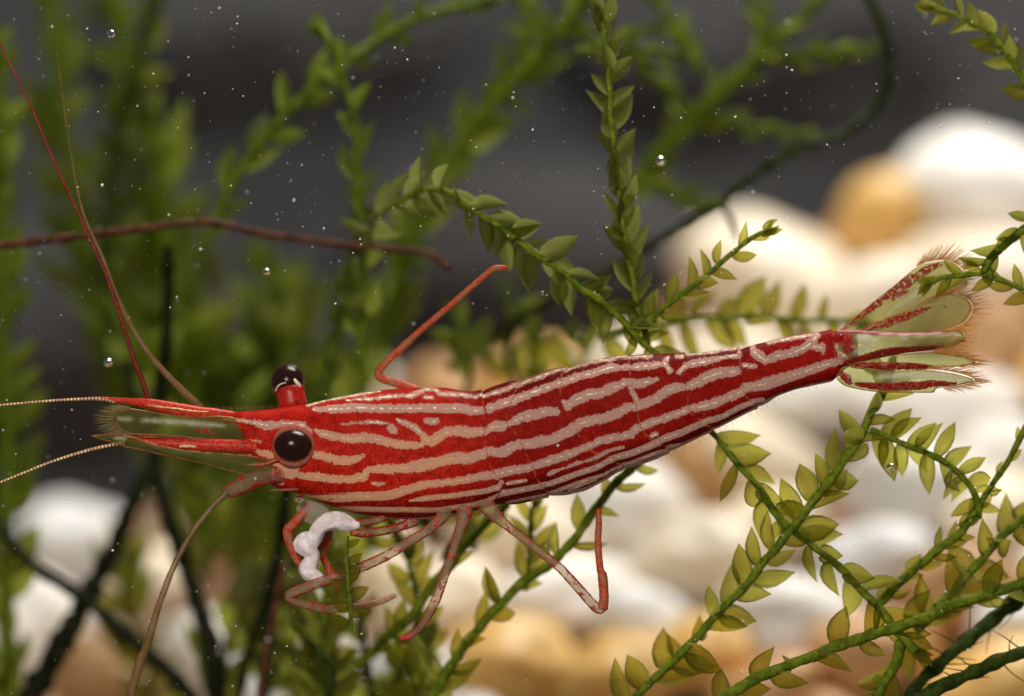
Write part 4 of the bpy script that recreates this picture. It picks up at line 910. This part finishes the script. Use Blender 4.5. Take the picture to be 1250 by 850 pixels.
bare('dark algae covered stem with fine rootlets above the orange pebble', [(1100, 866, 2), (1120, 836, 2), (1150, 808, 2), (1185, 778, 2.4), (1215, 754, 2.8), (1262, 716, 3.2)], 15, 20, STEM_DARK, 2, hairs=14)
bare('lower dark stem with fine rootlets resting on the orange pebble', [(1118, 856, .4), (1150, 838, .4), (1190, 820, .6), (1225, 804, .8), (1270, 790, 1)], 20, 15, STEM_DARK, 3, hairs=10)
bare('brown rootlet running straight across behind the long antennae', [(-20, 302, 6), (60, 293, 6), (150, 282, 6.5), (250, 272, 7), (330, 287, 7.5), (430, 300, 8), (515, 308, 8), (550, 328, 8)], 11, 8, STEM_BROWN, 4, name='rootlet', cat='root')
bare('long dark bare stem curving through the open dark water', [(1052, -20, 16), (1072, 20, 16), (1084, 60, 16), (1078, 115, 16), (1040, 156, 15), (970, 186, 14), (905, 226, 14), (876, 252, 14), (800, 296, 14), (740, 332, 15), (660, 374, 16), (590, 418, 17), (550, 452, 18)], 13, 12, m_stem('stem_olive_dark', (0.012, 0.018, 0.003), (0.045, 0.050, 0.007)), 5)
bare('short dark twig forking from the curving bare stem', [(878, 250, 14), (892, 268, 13), (900, 292, 13)], 9, 6, STEM_DARK, 6)
bare('black bare stem running down through the thicket under the head', [(150, 440, 19), (188, 560, 18), (208, 640, 17), (236, 720, 17), (256, 790, 16), (270, 880, 16)], 13, 30, STEM_BARE, 7)
bare('black bare stem leaning across the white pebbles', [(196, 548, 18), (160, 620, 17), (128, 690, 17), (88, 762, 16), (40, 850, 16), (30, 885, 16)], 15, 36, STEM_BARE, 8)
bare('black bare stem crossing the other one over the white pebbles', [(-15, 628, 16), (40, 690, 15), (90, 722, 15), (150, 772, 15), (215, 830, 15), (260, 890, 15)], 13, 22, STEM_BARE, 9)
bare('thin black bare stem behind the mouth limbs', [(352, 590, 13), (342, 660, 13), (330, 720, 13), (305, 790, 13), (285, 880, 13)], 15, 12, STEM_BARE, 10)
bare('reddish brown rootlet standing low behind the mouth limbs', [(346, 690, 9), (334, 750, 8), (324, 810, 8), (316, 870, 8)], 9, 12, STEM_BROWN, 11, name='rootlet', cat='root')
bare('dark straight stem standing in the green thicket', [(206, 300, 12), (205, 360, 12), (202, 430, 12), (190, 520, 13)], 14, 18, STEM_BARE, 12)

# soft, out of focus moss further back
GB = 'blurred moss stems behind the shrimp'
frond('blurred bright moss stem slanting up over the thicket to a leafy branch', [(248, 300, 12), (276, 240, 12), (305, 190, 12), (350, 138, 12), (412, 84, 12), (460, 50, 13), (515, 22, 14), (590, 0, 15)], 15, 14, 44, 62, 'far', seed=31, group=GB, Y=12, spread=38)
frond('blurred straight moss stem standing above the far eye', [(442, 480, 10), (441, 400, 10), (442, 300, 10), (438, 200, 10), (430, 130, 10), (414, 80, 10), (394, 38, 10)], 13, 10, 44, 66, 'far', STEM_FAR, seed=32, group=GB, spread=36)
frond('thick soft moss stem slanting up behind the arching stem', [(468, 420, 17), (492, 330, 17), (524, 240, 17), (566, 168, 17), (612, 112, 17), (660, 60, 18), (705, 10, 18), (725, -20, 18)], 20, 22, 58, 50, 'far', seed=33, group=GB, spread=42)
frond('short soft moss branch joining the thick slanting stem', [(668, 52, 17), (650, 24, 17), (632, -10, 17)], 16, 14, 40, 40, 'far', seed=34, group=GB, spread=40)
frond('broad soft moss stem slanting across the open dark water', [(770, 236, 20), (800, 195, 20), (845, 146, 20), (895, 98, 20), (950, 48, 20), (1010, -10, 20)], 30, 16, 40, 90, 'far', seed=35, group=GB, spread=34)
frond('thin soft moss branch ending in a dark bud beside the curving stem', [(912, 72, 19), (960, 68, 19), (1010, 66, 19), (1056, 60, 19)], 9, 12, 30, 44, 'far', seed=36, group=GB, spread=30)
frond('soft upright moss branch from the broad slanting stem', [(932, 66, 19), (928, 30, 19), (916, -14, 19)], 12, 12, 34, 44, 'far', seed=37, group=GB, spread=32)
frond('soft moss branch bending down under the broad slanting stem', [(772, 60, 20), (806, 104, 20), (850, 136, 20), (900, 150, 20), (980, 164, 20)], 12, 8, 32, 60, 'far', seed=38, group=GB, spread=30)
frond('soft moss shoot at the foot of the broad slanting stem', [(768, 214, 18), (800, 232, 18), (840, 244, 18), (878, 250, 16)], 16, 12, 34, 40, 'far', seed=39, group=GB, spread=34)
frond('soft moss branch crossing behind the upright olive stem', [(700, 62, 12), (740, 62, 12), (780, 60, 13), (830, 66, 14)], 10, 9, 36, 36, 'far', seed=40, group=GB, spread=40)
frond('soft slanting moss stem between the two branches near the surface', [(860, 90, 20), (835, 50, 20), (800, 0, 20), (785, -20, 20)], 14, 16, 36, 50, 'far', seed=41, group=GB, spread=36)
frond('dark blurred moss stem standing close behind the far eye', [(392, 510, 9), (404, 440, 9), (416, 380, 9), (428, 320, 9), (446, 262, 9)], 18, 13, 32, 56, 'dark', m_stem('stem_mid', (0.030, 0.05, 0.004), (0.10, 0.13, 0.012)), seed=42, group=GB, spread=32)
frond('very soft moss stem behind the tip of the long antennae', [(150, 440, 30), (110, 330, 30), (88, 220, 30), (72, 110, 30), (62, -20, 30)], 28, 24, 66, 60, 'far', seed=43, group=GB, spread=36)
frond('very soft moss stem running through the thicket to the surface', [(250, 520, 26), (220, 400, 26), (204, 290, 26), (190, 180, 26), (160, 70, 26), (130, -20, 26)], 34, 24, 70, 62, 'far', seed=44, group=GB, spread=36)
frond('dark soft moss stem between the two very soft ones', [(150, 520, 24), (128, 400, 24), (130, 280, 24), (142, 170, 24), (170, 70, 24), (196, -20, 24)], 24, 20, 54, 50, 'dark', seed=45, group=GB, spread=36)
frond('soft green moss column rising along the edge behind the antenna tips', [(4, 900, 16), (8, 700, 17), (10, 520, 18), (4, 340, 18), (2, 180, 18), (0, 60, 18)], 20, 18, 56, 44, 'far', seed=46, group=GB, spread=34)
TH = 'moss stems of the blurred green thicket'
def thick(n, x0, x1, yb, yt, Ya, Yb, lab, kinds, seed, ll=(44, 62)):
    r = random.Random(seed)
    for k in range(n):
        x = x0 + (x1 - x0) * (k + r.uniform(.1, .9)) / n; lean = r.uniform(-70, 70); Y = r.uniform(Ya, Yb)
        b, t = yb + r.uniform(-20, 20), yt + r.uniform(-50, 60)
        rows = [(x, b, Y), (x + lean * .3 + r.uniform(-12, 12), b + (t - b) * .35, Y - .8), (x + lean * .6 + r.uniform(-16, 16), b + (t - b) * .7, Y - 1), (x + lean, t, Y - .5)]
        kd = r.choice(kinds)
        adj = {'far': 'bright green', 'dark': 'dark green', 'near': 'yellowish green'}[kd]
        way = 'leaning tailwards' if lean > 25 else ('leaning headwards' if lean < -25 else 'standing upright')
        w_ = r.uniform(10, 16)
        adj = ('stout ' if w_ > 13 else 'slender ') + ('tall ' if b - t > abs(yb - yt) else 'short ') + adj
        frond(adj + ' moss stem ' + way + ' ' + lab, rows, w_, r.uniform(7, 11), r.uniform(*ll), r.uniform(40, 54), kd, seed=seed * 50 + k, group=TH, spread=r.uniform(36, 52))
thick(9, 150, 420, 570, 330, 20, 40, 'behind the shrimp head', ['far', 'far', 'dark'], 61, (60, 84))
thick(5, 200, 430, 700, 480, 22, 40, 'under the antennae', ['far', 'dark', 'far'], 62, (60, 84))
thick(4, 150, 430, 890, 700, 16, 28, 'over the pale lower pebbles', ['far', 'dark', 'near', 'far'], 63, (54, 74))
thick(9, 370, 540, 900, 730, 4, 13, 'in the tangle below the legs', ['near', 'dark', 'near'], 64, (40, 56))
thick(5, 440, 600, 670, 560, 9, 16, 'behind the walking legs', ['near', 'dark'], 65, (40, 50))
thick(4, 560, 740, 480, 405, 14, 22, 'low behind the shrimp back', ['dark', 'far'], 66, (40, 50))

# ------------------------------------------------------------------ air bubbles, specks
M_BUB = None
def m_bub():
    N = NT('air_bubble'); g = N.n('ShaderNodeBsdfGlass'); g.inputs['IOR'].default_value = 0.78; g.inputs['Roughness'].default_value = 0.02
    g.inputs['Color'].default_value = (0.95, 0.95, 0.95, 1)
    return N.end(g.outputs[0])
M_BUB = m_bub()
for (x, y, r, Y, lab) in [(365.5, 608.5, 5.6, -1.2, 'tiny silvery air bubble stuck under the shrimp cheek'), (1088, 571.5, 6.2, .2, 'small clear air bubble hanging on a leaf of the arched moss'),
                          (325, 332, 4.4, -3, 'tiny air bubble drifting in front of the moss thicket'), (132, 443, 5, -4, 'tiny pale air bubble drifting near the raised antennae'),
                          (135.5, 41.5, 5, -1, 'bright air bubble high above the raised antennae'), (806, 197, 6, -4, 'faint air bubble drifting over the broad soft moss stem')]:
    me = ball('air_bubble', (0, 0, 0), r * K, M_BUB, None); o = link('air_bubble', me); o.location = P(x, y, Y)
    tag(o, lab, 'bubble')
def specks():
    V, F = [], []
    r = random.Random(99)
    oct_ = [(1, 0, 0), (-1, 0, 0), (0, 1, 0), (0, -1, 0), (0, 0, 1), (0, 0, -1)]
    tri = [(0, 2, 4), (2, 1, 4), (1, 3, 4), (3, 0, 4), (2, 0, 5), (1, 2, 5), (3, 1, 5), (0, 3, 5)]
    for k in range(2600):
        x, y = r.uniform(-40, 1290), r.uniform(-40, 890)
        Y = r.uniform(-3.2, 2.4) if r.random() < .75 else r.uniform(-10, 8)
        if -2.6 < Y < 2.6 and 380 < y < 640 and x > 100: continue
        s = K * min(3.0, r.lognormvariate(-.55, .60)) * .78
        c = P(x, y, Y); b = len(V)
        rot = Matrix.Rotation(r.uniform(0, 6), 3, Vector((r.random(), r.random(), r.random() + .01)).normalized())
        V += [c + rot @ Vector((q[0] * s * r.uniform(.6, 1.4), q[1] * s, q[2] * s * r.uniform(.6, 1.3))) for q in oct_]
        F += [tuple(i + b for i in t) for t in tri]
    o = link('water_specks', mesh_data('water_specks', V, F, m_simple('speck', (0.75, 0.72, 0.66), .5, .2)))
    tag(o, 'tiny pale specks drifting in the water', 'specks', kind='stuff')
specks()
